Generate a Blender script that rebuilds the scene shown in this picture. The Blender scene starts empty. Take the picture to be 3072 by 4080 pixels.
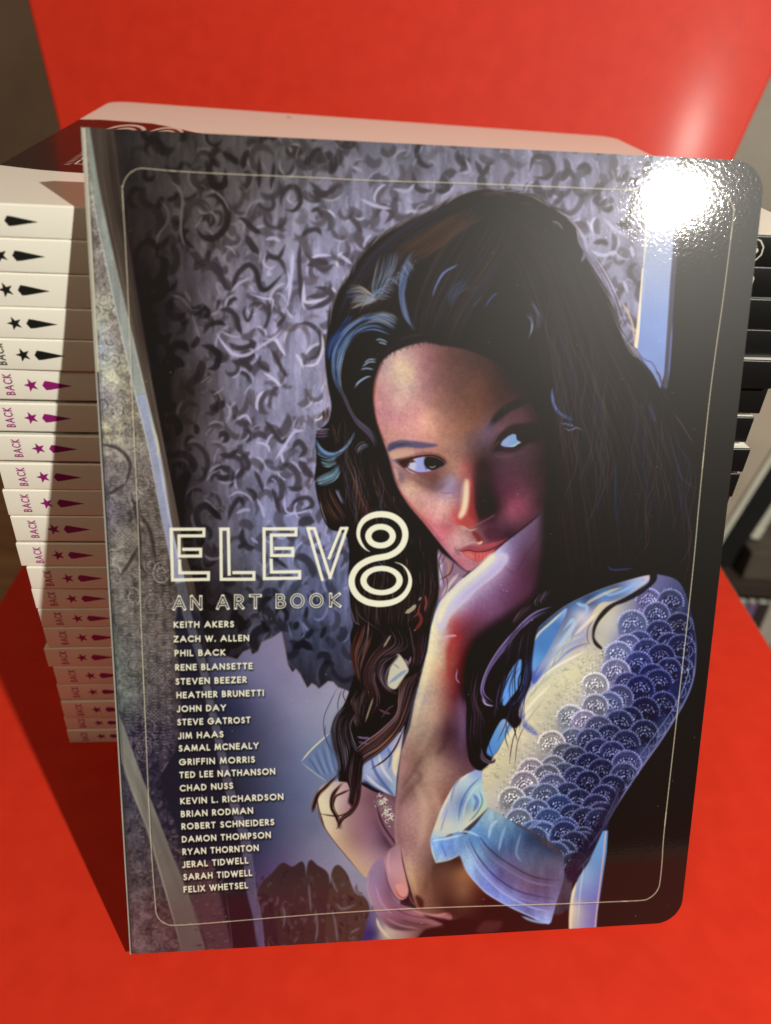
import bpy, bmesh, math, random, time
import numpy as np
from mathutils import Vector, Matrix
S=bpy.context.scene
# ---------------------------------------------------------------- camera (phone, portrait, looking down at the book)
F_PX=2832.77;CAM_H=.29028;PITCH=math.radians(31.908);ROLL=math.radians(3.4605)
Fv=Vector((0,math.cos(PITCH),-math.sin(PITCH)));Uv=Vector((0,math.sin(PITCH),math.cos(PITCH)));Rv=Vector((1,0,0))
R2=Rv*math.cos(ROLL)+Uv*math.sin(ROLL);U2=-Rv*math.sin(ROLL)+Uv*math.cos(ROLL)
cd=bpy.data.cameras.new('camera');cam=bpy.data.objects.new('camera',cd);S.collection.objects.link(cam)
M=Matrix((R2,U2,-Fv)).transposed().to_4x4();M.translation=(0,0,CAM_H);cam.matrix_world=M
cd.sensor_fit='HORIZONTAL';cd.sensor_width=36;cd.lens=F_PX/3072*36;cd.clip_start=.01;cd.clip_end=50
cd.dof.use_dof=True;cd.dof.focus_distance=.275;cd.dof.aperture_fstop=9
S.camera=cam
S.render.resolution_x=771;S.render.resolution_y=1024
S.view_settings.view_transform='Standard';S.view_settings.look='None';S.view_settings.exposure=0;S.view_settings.gamma=1
S.cycles.use_denoising=True;S.cycles.max_bounces=8;S.cycles.caustics_reflective=False
# ---------------------------------------------------------------- room light: dim warm bulbs, one small bright lamp at the right
w=bpy.data.worlds.new("World");S.world=w;w.use_nodes=True
w.node_tree.nodes['Background'].inputs[0].default_value=(1,.74,.5,1);w.node_tree.nodes['Background'].inputs[1].default_value=.05
def lamp(name,kind,loc,energy,col,size,target=None):
    d=bpy.data.lights.new(name,kind);d.energy=energy;d.color=col
    if kind=='AREA':d.shape='DISK';d.size=size
    else:d.shadow_soft_size=size
    o=bpy.data.objects.new(name,d);S.collection.objects.link(o);o.location=loc
    if target is not None:o.rotation_euler=(Vector(target)-Vector(loc)).to_track_quat('-Z','Y').to_euler()
    return o
lamp('desk_lamp_light','POINT',(.561,-.381,.7275),51,(1,.95,.85),.012)
lamp('ceiling_light','AREA',(-.9,-1.0,2.0),9,(1,.70,.48),.9,(0,.3,.1))
# ---------------------------------------------------------------- print painter (numpy)
import numpy as np, math, random
PX0,PY0,PS=300.,480.,.5                      # canvas origin and scale of the cover drawing
CW,CH=1390,1680
cv=np.zeros((CH,CW,3),np.float32)
rng=np.random.RandomState(7); rd=random.Random(5)
def hx(c):
    if isinstance(c,str):
        c=c.lstrip('#');return np.array([int(c[i:i+2],16)/255. for i in (0,2,4)],np.float32)
    return np.array(c,np.float32)
def spl(P,n=6,closed=False):
    P=np.array(P,float);m=len(P)
    if m<3:return P
    if closed: Q=np.vstack([P[-1:],P,P[:2]]);k=m
    else: Q=np.vstack([2*P[:1]-P[1:2],P,2*P[-1:]-P[-2:-1]]);k=m-1
    t=np.linspace(0,1,n,endpoint=False)[:,None];out=[]
    for i in range(k):
        a,b,c,d=Q[i],Q[i+1],Q[i+2],Q[i+3]
        out.append(.5*((2*b)+(-a+c)*t+(2*a-5*b+4*c-d)*t*t+(-a+3*b-3*c+d)*t**3))
    if not closed: out.append(P[-1:])
    return np.vstack(out)
def gblur(m,s):
    if s<=0:return m
    r=int(3*s)+1;k=np.exp(-.5*(np.arange(-r,r+1)/s)**2);k/=k.sum()
    a=np.apply_along_axis(lambda v:np.convolve(v,k,'same'),0,m) if False else None
    p=np.pad(m,((r,r),(0,0)));o=np.zeros_like(m)
    for i,w in enumerate(k):o+=w*p[i:i+m.shape[0]]
    p=np.pad(o,((0,0),(r,r)));o=np.zeros_like(m)
    for i,w in enumerate(k):o+=w*p[:,i:i+m.shape[1]]
    return o
def cover(P,W,H,pad=0,SS=4):
    """coverage mask of polygon P (pixel units), non-zero winding; returns x0,y0,mask"""
    P=np.asarray(P,float)
    x0=max(0,int(math.floor(P[:,0].min()))-pad);x1=min(W,int(math.ceil(P[:,0].max()))+pad+1)
    y0=max(0,int(math.floor(P[:,1].min()))-pad);y1=min(H,int(math.ceil(P[:,1].max()))+pad+1)
    if x1<=x0 or y1<=y0:return 0,0,None
    w=x1-x0;h=y1-y0
    A=P-[x0,y0];B=np.roll(A,-1,0)
    acc=np.zeros((h,w+2))
    ya=np.minimum(A[:,1],B[:,1]);yb=np.maximum(A[:,1],B[:,1])
    sl=np.where(np.abs(B[:,1]-A[:,1])>1e-9,(B[:,0]-A[:,0])/np.where(np.abs(B[:,1]-A[:,1])>1e-9,B[:,1]-A[:,1],1),0)
    dr=np.sign(B[:,1]-A[:,1])
    s0=max(0,int(ya.min()*SS));s1=min(h*SS,int(yb.max()*SS)+2)
    for s in range(s0,s1):
        y=(s+.5)/SS
        q=(ya<=y)&(yb>y)
        if not q.any():continue
        xs=A[q,0]+(y-A[q,1])*sl[q];d=dr[q];o=np.argsort(xs);xs=xs[o];d=d[o]
        wn=0;r=acc[s//SS]
        for i in range(len(xs)):
            if wn==0:st=xs[i]
            wn+=d[i]
            if wn==0:
                a=min(max(st,0),w);b=min(max(xs[i],0),w)
                ia=int(a);ib=int(b);fa=a-ia;fb=b-ib
                r[ia]+=1-fa;r[ia+1]+=fa;r[ib]-=1-fb;r[ib+1]-=fb
    m=np.clip(np.cumsum(acc,1)[:,:w]/SS,0,1).astype(np.float32)
    return x0,y0,m
def toC(P):return (np.asarray(P,float)-[PX0,PY0])*PS
def put(x0,y0,m,col,alpha=1,clip=None,field=None):
    h,w=m.shape
    a=(m*alpha)[...,None]
    if clip is not None:a=a*clip[y0:y0+h,x0:x0+w,None]
    c=field[y0:y0+h,x0:x0+w] if field is not None else hx(col)
    R=cv[y0:y0+h,x0:x0+w];R+=a*(c-R)
def poly(P,col,blur=0,alpha=1,clip=None,smooth=True,field=None,n=6):
    Q=spl(P,n,True) if smooth else np.array(P,float)
    b=blur*PS
    x0,y0,m=cover(toC(Q),CW,CH,int(3*b)+2)
    if m is None:return
    put(x0,y0,gblur(m,b),col,alpha,clip,field)
def mask(P,blur=0,smooth=True):
    M=np.zeros((CH,CW),np.float32);Q=spl(P,6,True) if smooth else np.array(P,float)
    b=blur*PS;x0,y0,m=cover(toC(Q),CW,CH,int(3*b)+2)
    m=gblur(m,b);M[y0:y0+m.shape[0],x0:x0+m.shape[1]]=m;return M
def ribbon(P,wd):
    P=np.asarray(P,float);wd=np.asarray(wd,float)
    t=np.gradient(P,axis=0);l=np.hypot(t[:,0],t[:,1])+1e-9
    n=np.stack([-t[:,1]/l,t[:,0]/l],1)
    return np.vstack([P+n*wd[:,None]/2,(P-n*wd[:,None]/2)[::-1]])
def stroke(P,w,col,alpha=1,blur=0,clip=None,smooth=True,taper=True,n=5):
    Q=spl(P,n) if smooth else np.array(P,float)
    if len(Q)<6:
        t_=np.linspace(0,1,8);u_=np.linspace(0,1,len(Q));Q=np.stack([np.interp(t_,u_,Q[:,i]) for i in(0,1)],1)
    k=len(Q)
    if np.ndim(w)==0:
        t=np.linspace(0,1,k);ww=w*(np.clip(np.sin(np.pi*np.clip(t,.02,.98))*1.6,0,1) if taper else np.ones(k))
    else: ww=np.interp(np.linspace(0,1,k),np.linspace(0,1,len(w)),w)
    b=blur*PS
    x0,y0,m=cover(toC(ribbon(Q,np.maximum(ww,.6))),CW,CH,int(3*b)+1,SS=3)
    if m is None:return
    if b>0:m=gblur(m,b)
    put(x0,y0,m,col,alpha,clip)
YY,XX=np.mgrid[0:CH,0:CW];SX=XX/PS+PX0;SY=YY/PS+PY0
def field(S,bbox=None,pw=2.2,eps=180.,lam=6.):
    """smooth colour field through samples (x,y,hex)"""
    pts=np.array([[s[0],s[1]] for s in S],float);C=np.array([hx(s[2]) for s in S])
    if bbox is None:x0,y0,x1,y1=0,0,CW,CH
    else:
        x0,y0=[int(v) for v in toC(bbox[:2])];x1,y1=[int(v) for v in toC(bbox[2:])]
        x0=max(x0,0);y0=max(y0,0);x1=min(x1,CW);y1=min(y1,CH)
    # smooth radial-basis surface through the samples, kept within the samples' own range
    c2=1.2*eps
    d=np.sqrt(((pts[:,None]-pts[None])**2).sum(-1)+c2);n_=len(pts)
    A=np.zeros((n_+1,n_+1));A[:n_,:n_]=-d+lam*np.eye(n_);A[:n_,n_]=1;A[n_,:n_]=1
    B=np.zeros((n_+1,3));B[:n_]=C;W_=np.linalg.solve(A,B)
    st=4;gx=SX[y0:y1+st:st,x0:x1+st:st] if False else (PX0+(x0+np.arange(0,x1-x0+st,st))/PS)[None,:];gy=(PY0+(y0+np.arange(0,y1-y0+st,st))/PS)[:,None]
    f=np.zeros((gy.shape[0],gx.shape[1],3))+W_[n_]
    for p,w_ in zip(pts,W_[:n_]):
        f-=np.sqrt((gx-p[0])**2+(gy-p[1])**2+c2)[...,None]*w_
    f=np.clip(f,C.min(0)*.9,np.minimum(C.max(0)*1.04,1))
    # bilinear enlargement
    hh,ww_=y1-y0,x1-x0
    iy=np.arange(hh)/st;ix=np.arange(ww_)/st;i0=np.minimum(iy.astype(int),f.shape[0]-2);j0=np.minimum(ix.astype(int),f.shape[1]-2)
    fy=(iy-i0)[:,None,None];fx=(ix-j0)[None,:,None]
    r0=f[i0]*(1-fy)+f[i0+1]*fy;f=(r0[:,j0]*(1-fx)+r0[:,j0+1]*fx).astype(np.float32)
    F=np.zeros((CH,CW,3),np.float32);F[y0:y1,x0:x1]=f;return F
def noise(cx,cy,seed=0):
    """value noise, cells of cx by cy source pixels"""
    r=np.random.RandomState(seed);gw=int(CW/PS/cx)+3;gh=int(CH/PS/cy)+3
    g=r.rand(gh,gw).astype(np.float32)
    u=XX/PS/cx;v=YY/PS/cy;iu=u.astype(int);iv=v.astype(int);fu=u-iu;fv=v-iv
    fu=fu*fu*(3-2*fu);fv=fv*fv*(3-2*fv)
    return ((g[iv,iu]*(1-fu)+g[iv,iu+1]*fu)*(1-fv)+(g[iv+1,iu]*(1-fu)+g[iv+1,iu+1]*fu)*fv).astype(np.float32)
def strands(A,B,n,cols,w=(2,4),alpha=(.4,.9),clip=None,jit=4,part=(.3,1.)):
    A=spl(A,5);B=spl(B,5);k=max(len(A),len(B))
    t=np.linspace(0,1,k);rs=lambda P:np.stack([np.interp(t,np.linspace(0,1,len(P)),P[:,i]) for i in (0,1)],1)
    A=rs(A);B=rs(B)
    for _ in range(n):
        u=rd.random();L=rd.uniform(*part);s=rd.uniform(0,1-L) if L<1 else 0
        i0=int(s*(k-1));i1=max(i0+4,int((s+L)*(k-1)))
        u2=min(max(u+rd.uniform(-.12,.12),0),1)
        uu=np.linspace(u,u2,k)[:,None];P=A*(1-uu)+B*uu
        P=P[i0:i1+1]+np.array([rd.uniform(-jit,jit),rd.uniform(-jit,jit)])
        if len(P)<3:continue
        stroke(P,rd.uniform(*w),cols[rd.randrange(len(cols))],rd.uniform(*alpha),0,clip,smooth=False)
def arc(cx,cy,rx,ry,a0,a1,n=14,rot=0):
    a=np.radians(np.linspace(a0,a1,n));r=math.radians(rot)
    x=rx*np.cos(a);y=ry*np.sin(a)
    return np.stack([cx+x*math.cos(r)-y*math.sin(r),cy+x*math.sin(r)+y*math.cos(r)],1)

# ================= wall behind the woman
WALL=[(450,600,'#2a2421'),(650,700,'#3b3430'),(900,650,'#4a4340'),(1150,650,'#5d5759'),(1500,650,'#6b6878'),(1900,700,'#6f6b80'),(2300,720,'#75718a'),(2550,800,'#7c7a8c'),(1500,560,'#55525c'),
(600,900,'#352b28'),(750,900,'#4d4443'),(950,900,'#625a5e'),(1200,850,'#7d7a8e'),(1500,820,'#827e98'),(1350,1000,'#8885a4'),(2400,1000,'#85829a'),(2500,1250,'#7f7b96'),
(620,1200,'#241c1a'),(760,1300,'#463d3f'),(900,1250,'#6f6878'),(1100,1200,'#8a86a6'),(1250,1200,'#8d89aa'),
(650,1500,'#221b1a'),(780,1550,'#3e3632'),(950,1500,'#7d7891'),(1150,1600,'#8885a6'),(1300,1550,'#8f8db0'),
(700,1800,'#2c2320'),(790,1750,'#4c4242'),(950,1800,'#7b768f'),(1150,1800,'#8583a4'),(1250,2000,'#807ea4'),
(760,2050,'#2b2321'),(900,2100,'#605b6a'),(1100,2100,'#7276a0'),(1200,2300,'#626a92'),
(880,2350,'#352e30'),(1000,2400,'#454450'),(1200,2400,'#535b80'),(820,2550,'#241d1c'),(1000,2550,'#34303a'),(1250,2550,'#404666'),(1300,2700,'#343242')]
wf=field(WALL,eps=9000.)
g_=wf.mean(-1,keepdims=True);wf=(wf*.72+g_*np.array([.96,.98,1.08],np.float32)*.28).astype(np.float32)
cv[:]=wf
n1=noise(40,90,1);n2=noise(14,70,2);n3=noise(6,10,3)
cv*=(1+.22*(n1-.5)+.16*(n2-.5)+.08*(n3-.5))[...,None]
wl=wf.mean(-1)
def darkc(x,y,k=.58):
    c=toC([x,y]).astype(int);b=wf[min(max(c[1],0),CH-1),min(max(c[0],0),CW-1)]
    return b*np.array([k*1.02,k*.97,k*.93])
def litec(x,y,k=1.22):
    c=toC([x,y]).astype(int);b=wf[min(max(c[1],0),CH-1),min(max(c[0],0),CW-1)]
    return np.clip(b*k+.01,0,.8)
# random leafy crescents of the lace, then the ones that can be told apart
cv*=.97
pts_=[]
for _ in range(2400):
    x=rd.uniform(540,2610);y=rd.uniform(530,2720)
    if x<700 and y>900 and x<560+(y-900)*.12:continue
    if any((x-a_)**2+(y-b_)**2<46**2 for a_,b_ in pts_):continue
    pts_.append((x,y))
for x,y in pts_:
    r=rd.uniform(18,44);a=rd.uniform(0,360);s=rd.uniform(90,270);ro=rd.uniform(-40,40);el=rd.uniform(.9,1.6);w_=rd.uniform(16,38)
    P=arc(x,y,r,r*el,a,a+s,10,ro)
    stroke(P,w_,darkc(x,y,rd.uniform(.5,.74)),rd.uniform(.45,.85),3)
    if rd.random()<.6 and x>780:
        a2=a+rd.uniform(0,s*.4);stroke(arc(x,y,r+w_*.6,r*el+w_*.6,a2,a2+rd.uniform(50,130),8,ro),rd.uniform(5,13),litec(x,y,rd.uniform(1.12,1.36)),rd.uniform(.4,.85),1.5)
for _ in range(420):
    x=rd.uniform(720,2600);y=rd.uniform(560,2500);r=rd.uniform(15,45);a=rd.uniform(0,360)
    stroke(arc(x,y,r*.8,r*1.4,a,a+rd.uniform(50,140),8,rd.uniform(-30,30)),rd.uniform(4,12),litec(x,y,rd.uniform(1.1,1.3)),rd.uniform(.3,.7),1.5)
D=lambda P,w,k=.55,a=.92:stroke(P,w,darkc(np.mean([p[0] for p in P]),np.mean([p[1] for p in P]),k),a,2.5)
L=lambda P,w,k=1.25,a=.85:stroke(P,w,litec(np.mean([p[0] for p in P]),np.mean([p[1] for p in P]),k),a,1.5)
Z=lambda pts:[(x/2+500,y/2+550) for x,y in pts]
for pts,w in [([(620,480),(720,470),(800,560),(800,700),(720,800),(620,800),(560,730)],42),([(460,640),(450,720),(480,830),(560,900)],18),
 ([(700,180),(660,260),(700,380),(780,380),(790,250)],46),([(1240,560),(1240,480),(1300,400),(1370,420),(1390,520),(1340,590),(1260,580)],26),
 ([(560,1040),(620,1000),(700,1030),(760,1110),(800,1200),(850,1180),(900,1080),(980,1020),(1040,1080),(1070,1200),(1120,1220),(1200,1150),(1260,1080)],32),
 ([(740,1380),(820,1380),(880,1440),(900,1520),(930,1580)],34),([(620,1570),(660,1500),(740,1480),(800,1500)],30),([(600,1660),(680,1680),(740,1740),(720,1830),(650,1850)],42),
 ([(820,1640),(880,1680),(960,1680),(1010,1640)],34),([(850,1790),(920,1800),(980,1830),(990,1880)],40),([(580,1400),(620,1360),(660,1400),(620,1450)],32),
 ([(1400,800),(1440,760),(1520,740),(1560,790)],30),([(1390,820),(1380,1000),(1390,1160),(1390,1330)],24),([(1440,1030),(1540,1000),(1620,1020)],44),([(1500,1200),(1600,1220),(1640,1280),(1560,1340),(1440,1380)],34),
 ([(1360,1500),(1450,1490),(1540,1560),(1560,1660),(1520,1750),(1440,1780)],26),([(1080,1740),(1060,1800),(1100,1840),(1160,1870)],24),([(1150,1680),(1200,1760),(1250,1860),(1290,1920)],24),
 ([(950,780),(1000,860),(1060,940)],44),([(900,640),(960,680),(1020,740),(1080,770)],34),([(1120,900),(1160,960),(1220,960),(1270,860)],22),([(960,1340),(940,1400),(970,1470),(1000,1420),(1020,1340)],14),
 ([(1120,1290),(1150,1380),(1120,1500),(1090,1530)],18),([(1220,1400),(1260,1440),(1200,1520)],24),([(1480,430),(1560,470),(1600,440)],34),([(1470,600),(1530,580),(1560,640)],26),
 ([(980,100),(940,180),(930,260)],40),([(760,120),(840,170),(900,220)],40),([(1180,200),(1170,300),(1150,420)],20),([(1060,160),(1060,300),(1060,420)],22),([(1440,140),(1440,220),(1500,120),(1560,100)],30)]:
    D(Z(pts),w*.55+4)
for pts,w in [([(340,340),(420,410),(450,500),(440,640),(440,780),(480,900)],16),([(270,500),(330,580),(330,680),(260,780),(240,870)],14),([(570,570),(610,610),(670,600)],9),([(700,430),(780,500),(830,600)],10),
 ([(1220,160),(1230,260),(1270,310)],9),([(890,660),(940,700),(925,770)],7),([(1110,930),(1100,1010),(1150,1050),(1200,1020)],14),([(1150,1050),(1130,1100),(1170,1090)],16),([(1440,980),(1540,950),(1640,950)],14),
 ([(1110,820),(1180,810),(1230,840)],22),([(720,1560),(780,1650),(860,1730),(960,1740),(1060,1680),(1200,1590),(1250,1530)],18),([(740,1540),(850,1590),(930,1590)],10),([(1560,1560),(1570,1680),(1520,1810),(1400,1830)],14),
 ([(1190,1600),(1230,1680),(1280,1750)],14),([(720,1160),(740,1230),(760,1260)],10),([(840,1240),(900,1170),(1000,1120)],16),([(1290,1060),(1300,1160),(1270,1230)],10),([(1330,900),(1320,1100),(1290,1350)],20),
 ([(1420,1150),(1420,1300),(1480,1320),(1600,1290)],20),([(560,1500),(590,1600)],16),([(370,1260),(450,1290),(530,1390)],14),([(470,1230),(520,1310)],14),([(690,2060),(760,2020),(780,1990)],8),([(430,1850),(470,1840)],7),
 ([(600,1960),(680,1900)],8),([(780,870),(840,890),(880,950)],8),([(1300,450),(1290,500),(1330,540)],12),([(1100,1880),(1180,1930),(1240,1990)],16),([(980,1250),(1100,1290),(1170,1300),(1160,1400)],10)]:
    L(Z(pts),w*.6+2)
Z2=lambda pts:[(x/2+500,y/2+1600) for x,y in pts]
for pts,w in [([(740,300),(780,260),(810,300),(770,340)],34),([(750,430),(830,440),(900,390)],34),([(720,590),(780,620),(850,600)],38),([(910,480),(950,450),(980,520),(940,560)],34),([(650,800),(700,880),(770,950)],40),
 ([(820,960),(850,860),(910,780),(950,850)],28),([(960,700),(1030,740),(1030,800)],26),([(950,220),(1010,280),(960,340)],22),([(1110,160),(1160,220),(1240,330),(1300,290)],24),([(1030,560),(1070,640),(1100,730)],24),
 ([(1320,400),(1380,330),(1430,400),(1380,460)],34),([(1380,480),(1440,560),(1500,620)],44),([(1310,840),(1380,790),(1460,780),(1490,840),(1400,880)],26),([(1170,700),(1200,780),(1230,900)],26),([(1290,690),(1380,710),(1410,680)],24),
 ([(940,1010),(930,1100),(980,1170),(1040,1170)],36),([(900,1180),(960,1130)],30),([(1060,1700),(1110,1600),(1180,1560)],34),([(1200,1720),(1230,1640),(1290,1700),(1270,1800)],30),([(1350,1830),(1380,1760)],34),([(1440,1900),(1500,1820)],36),
 ([(1340,1980),(1420,1940),(1500,1990)],50),([(900,1700),(940,1780),(900,1850)],34),([(1090,1750),(1130,1830)],24),([(1450,1640),(1440,1740)],22),([(1560,1900),(1600,1800)],30),([(1380,1000),(1440,960),(1510,970)],60),([(1300,1340),(1220,1280),(1150,1240)],20)]:
    D(Z2(pts),w*.55+4,.56)
for pts,w in [([(800,20),(840,90),(800,180)],12),([(650,640),(690,580),(750,560)],10),([(740,640),(810,660),(870,640)],8),([(820,770),(900,730),(980,760),(1020,820)],12),([(620,780),(680,820),(740,880)],10),([(1190,480),(1260,380),(1340,260),(1430,240)],16),
 ([(1270,720),(1280,880),(1370,900),(1480,870)],10),([(1000,1090),(1060,1140)],14),([(880,900),(960,870),(1000,880)],18),([(880,160),(960,120),(1010,200)],14),([(1040,330),(1130,360),(1150,420)],14),([(1050,780),(1090,860),(1110,940)],20),
 ([(1380,1720),(1430,1850),(1400,1900)],8),([(1300,1780),(1330,1900)],8),([(1150,1840),(1100,1900),(1110,1960)],9),([(1240,420),(1260,500)],16),([(1180,1060),(1250,1100),(1300,1060)],10)]:
    L(Z2(pts),w*.6+2)
for P in [[(2105,700),(2125,640),(2180,640),(2200,690),(2170,720),(2120,715)],[(2245,720),(2260,690),(2290,730)],[(2290,690),(2330,670),(2350,700)],[(2200,830),(2230,800),(2235,770)],[(2395,840),(2420,850),(2440,830)],[(2450,900),(2490,910),(2500,870)],[(2360,980),(2400,975),(2420,990)],[(1890,650),(1920,700),(1950,660)],[(1640,690),(1660,760),(1720,770)],[(1490,880),(1520,830),(1560,860),(1530,900)],[(1380,860),(1420,900),(1440,940)],[(1230,730),(1290,780),(1350,740)],[(1210,1010),(1280,1080),(1330,1060)],[(1220,1190),(1290,1180),(1320,1140)]]:
    D(P,22,.6)
for P in [[(2400,880),(2450,930),(2500,950)],[(2510,990),(2520,1040)],[(2350,1010),(2400,1030),(2450,1010)],[(2480,1130),(2500,1180)],[(1560,760),(1620,770),(1650,740)],[(1430,800),(1500,830),(1560,840)],[(1400,670),(1440,690)],[(1350,1020),(1400,1060)],[(1850,640),(1870,690),(1830,700)]]:
    L(P,14,1.2)
for _ in range(900):   # dry vertical brush marks
    x=rd.uniform(560,2620);y=rd.uniform(540,2600)
    stroke([(x,y),(x+rd.uniform(-3,3),y+rd.uniform(20,70))],rd.uniform(3,9),(litec if rd.random()<.5 else darkc)(x,y),rd.uniform(.08,.3),1.5)
cv[:]=np.clip((cv-wf)*1.3+wf*.97,0,1)
# ================= grey evening sky below the scalloped hem
HEM=[(770,2640),(840,2600),(900,2618),(948,2630),(972,2600),(1000,2588),(1008,2610),(1030,2600),(1045,2562),(1090,2542),(1125,2520),(1140,2590),(1150,2650),(1168,2682),(1182,2668),(1200,2690),(1215,2720),(1228,2745),(1245,2726),(1262,2735),(1274,2748),(1290,2735),(1310,2718),(1330,2720),(1350,2742),(1385,2755),(1450,2800),(1560,3000),(1600,3600),(1560,3830),(760,3830)]
sky=field([(1130,2650,'#7a7592'),(1000,2700,'#666886'),(900,2650,'#50506a'),(1180,2850,'#777894'),(1340,2850,'#878b9e'),(1120,3000,'#545772'),(1230,2980,'#6c7490'),(1250,3120,'#66708e'),(1100,3200,'#444a66'),(950,2800,'#343650'),(900,3000,'#2a2b3a'),(1250,3300,'#62667f'),(1000,3300,'#2e2f42'),(1050,3420,'#3c3c58'),(1250,3440,'#74728c'),(1400,3420,'#85869a'),(1450,3560,'#7d7d90'),(1100,3480,'#55466a'),(900,3200,'#25232d')],eps=4000.)
poly(HEM,'#777777',1.5,smooth=False,field=sky)
stroke(HEM[2:26],5,'#6a554c',.5,1,smooth=False,taper=False)
# foliage at the foot of the window
def bush(P,c):
    poly(P,c,2)
for P,c in [([(1010,3800),(1030,3560),(1090,3480),(1130,3440),(1170,3455),(1215,3440),(1235,3560),(1290,3800)],'#3a2a2b'),([(1225,3800),(1225,3500),(1240,3430),(1270,3450),(1310,3480),(1320,3540),(1330,3800)],'#3d2c2b'),([(1310,3800),(1320,3520),(1345,3450),(1385,3480),(1420,3560),(1460,3580),(1480,3640),(1470,3800)],'#46352f'),([(900,3800),(930,3680),(1000,3600),(1060,3560),(1100,3640),(1100,3800)],'#33242a')]:bush(P,c)
for _ in range(260):
    x=rd.uniform(980,1480);y=rd.uniform(3500,3800)
    r_=rd.uniform(8,22);a_=rd.uniform(0,360);stroke(arc(x,y,r_*.7,r_*1.2,a_,a_+rd.uniform(60,200),7),rd.uniform(5,15),['#4e3e3e','#2a1b1c','#5f5156','#42322f','#33262a'][rd.randrange(5)],rd.uniform(.25,.6),2)
for P in [[(1130,3610),(1140,3650),(1135,3700)],[(1262,3620),(1270,3700),(1262,3760)],[(1330,3620),(1345,3700),(1350,3760)],[(1345,3600),(1370,3625),(1425,3605)],[(1350,3560),(1310,3470)],[(1235,3520),(1245,3640)],[(1400,3720),(1440,3700)]]:
    stroke(P,9,'#77737e',.55,2.5)
# ================= curtain at the left
LB=[(345,509),(390,807),(470,1191),(506,1345),(560,1575),(616,1806),(672,2113),(722,2325),(748,2450),(803,2625),(835,2775),(875,2950),(920,3150),(982,3350),(1008,3552),(1032,3660),(1045,3790)]
RB=[(453,538),(495,884),(560,1268),(630,1652),(706,2036),(735,2190),(775,2325),(800,2450),(842,2700)]
bz=[(408,480)]+LB[:0]
brown=LB[:9]+[(842,2700),(800,2450),(775,2325),(735,2190),(706,2036),(630,1652),(560,1268),(495,884),(453,538),(440,480),(340,480)]
poly(brown,'#3f362f',3,smooth=False)
strands(LB[:9],RB[:8],160,['#554a40','#2c2420','#4a4038','#5e5348'],(4,9),(.2,.5),jit=2,part=(.1,.4))
stroke([(425,500),(470,800),(540,1200),(600,1520)],26,'#29211e',.6,6)
# dark folds between the sheers under the list of names
dk=[(800,2450),(842,2700),(880,2900),(930,3100),(985,3290),(1010,3500),(1050,3800),(740,3800),(660,3300),(560,3000),(500,2750),(600,2500),(700,2380)]
poly(dk,'#25222c',8,smooth=False)
lace=[(325,500),(345,509),(390,807),(470,1191),(506,1345),(560,1575),(616,1806),(672,2113),(722,2325),(700,2500),(720,2700),(730,2900),(700,3000),(640,3100),(760,3450),(830,3810),(500,3830),(300,700)]
lf=field([(350,700,'#8a8a80'),(360,900,'#7a746c'),(400,1100,'#7d766f'),(375,1250,'#a9ad9a'),(390,1400,'#93a0a8'),(420,1500,'#b0b29c'),(470,1350,'#8a8178'),(400,1700,'#a9a68c'),(460,1750,'#9a9584'),(380,1600,'#8f8ba0'),(480,1600,'#7e786e'),(550,1800,'#7a736a'),(430,1850,'#77706e'),(460,1950,'#6a6463'),(560,2050,'#5b544f'),(440,2050,'#5e5a64'),(470,2150,'#77726a'),(460,2300,'#6d6862'),(600,2250,'#504843'),(540,2400,'#645e58'),(480,2500,'#5c5a55'),(640,2450,'#544c47'),(470,2620,'#626a62'),(560,2650,'#5a5652'),(500,2780,'#5c625e'),(600,2800,'#4c4648'),(540,2900,'#35313d'),(640,2900,'#3a3440'),(580,3050,'#302c3a'),(680,3050,'#38323c'),(640,3200,'#2f2a36'),(700,3250,'#2c2834'),(500,3200,'#45424a'),(520,3400,'#4c464a'),(560,3600,'#55484a'),(600,3750,'#56484a'),(650,3650,'#503f40'),(720,3500,'#45393c')],eps=1500.)
poly(lace,'#555555',2,smooth=False,field=lf)
LM=mask(lace,1,False)
rd2=random.Random(9)
cv*=(1+LM*(.35*(noise(9,9,11)-.5)+.4*(noise(30,26,12)-.5)+.25*(noise(5,5,13)-.5)))[...,None]
def bandx(y,t):  # x across the lace at height y
    xl=325+(y-509)*.0626;xr=np.interp(y,[509,1191,2113,2450,2900,3300,3800],[350,470,672,690,700,720,830]);return xl+(xr-xl)*t
for col_t in [.18,.34,.5,.66,.8,.92]:      # ladders of short threads
    y=1750+rd.uniform(0,30)
    while y<3000:
        x=bandx(y,col_t+rd.uniform(-.02,.02));w=rd.uniform(14,30)
        stroke([(x-w/2,y),(x,y+1.5),(x+w/2,y)],rd.uniform(4,7),'#9a9288' if y<2700 else '#7a7c76',rd.uniform(.2,.6),.6,LM);y+=rd.uniform(9,14)
for _ in range(1100):
    y=rd.uniform(800,1780);x=bandx(y,rd.random());stroke([(x-3,y-3),(x+3,y+3)],rd.uniform(3,6),['#3b3432','#c8c8b8','#4a4360'][rd.randrange(3)],rd.uniform(.2,.6),.4,LM)
for cx,cy in [(400,1650),(500,1300),(470,2150),(640,2680),(610,2850),(400,1100)]:
    for k in range(-6,7):
        for s in(1,-1):stroke([(cx-36+k*8,cy-34*s),(cx+36+k*8,cy+34*s)],2,'#a49c92' if k%2 else '#3c3634',.35,.4,LM)
for _ in range(90):
    y=rd.uniform(2850,3350);x=rd.uniform(520,700);stroke([(x,y),(x+rd.uniform(-6,6),y+rd.uniform(14,26))],rd.uniform(8,16),['#5c5264','#1f1b26','#6a5e66','#27222e'][rd.randrange(4)],.5,1.5,LM)
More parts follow.
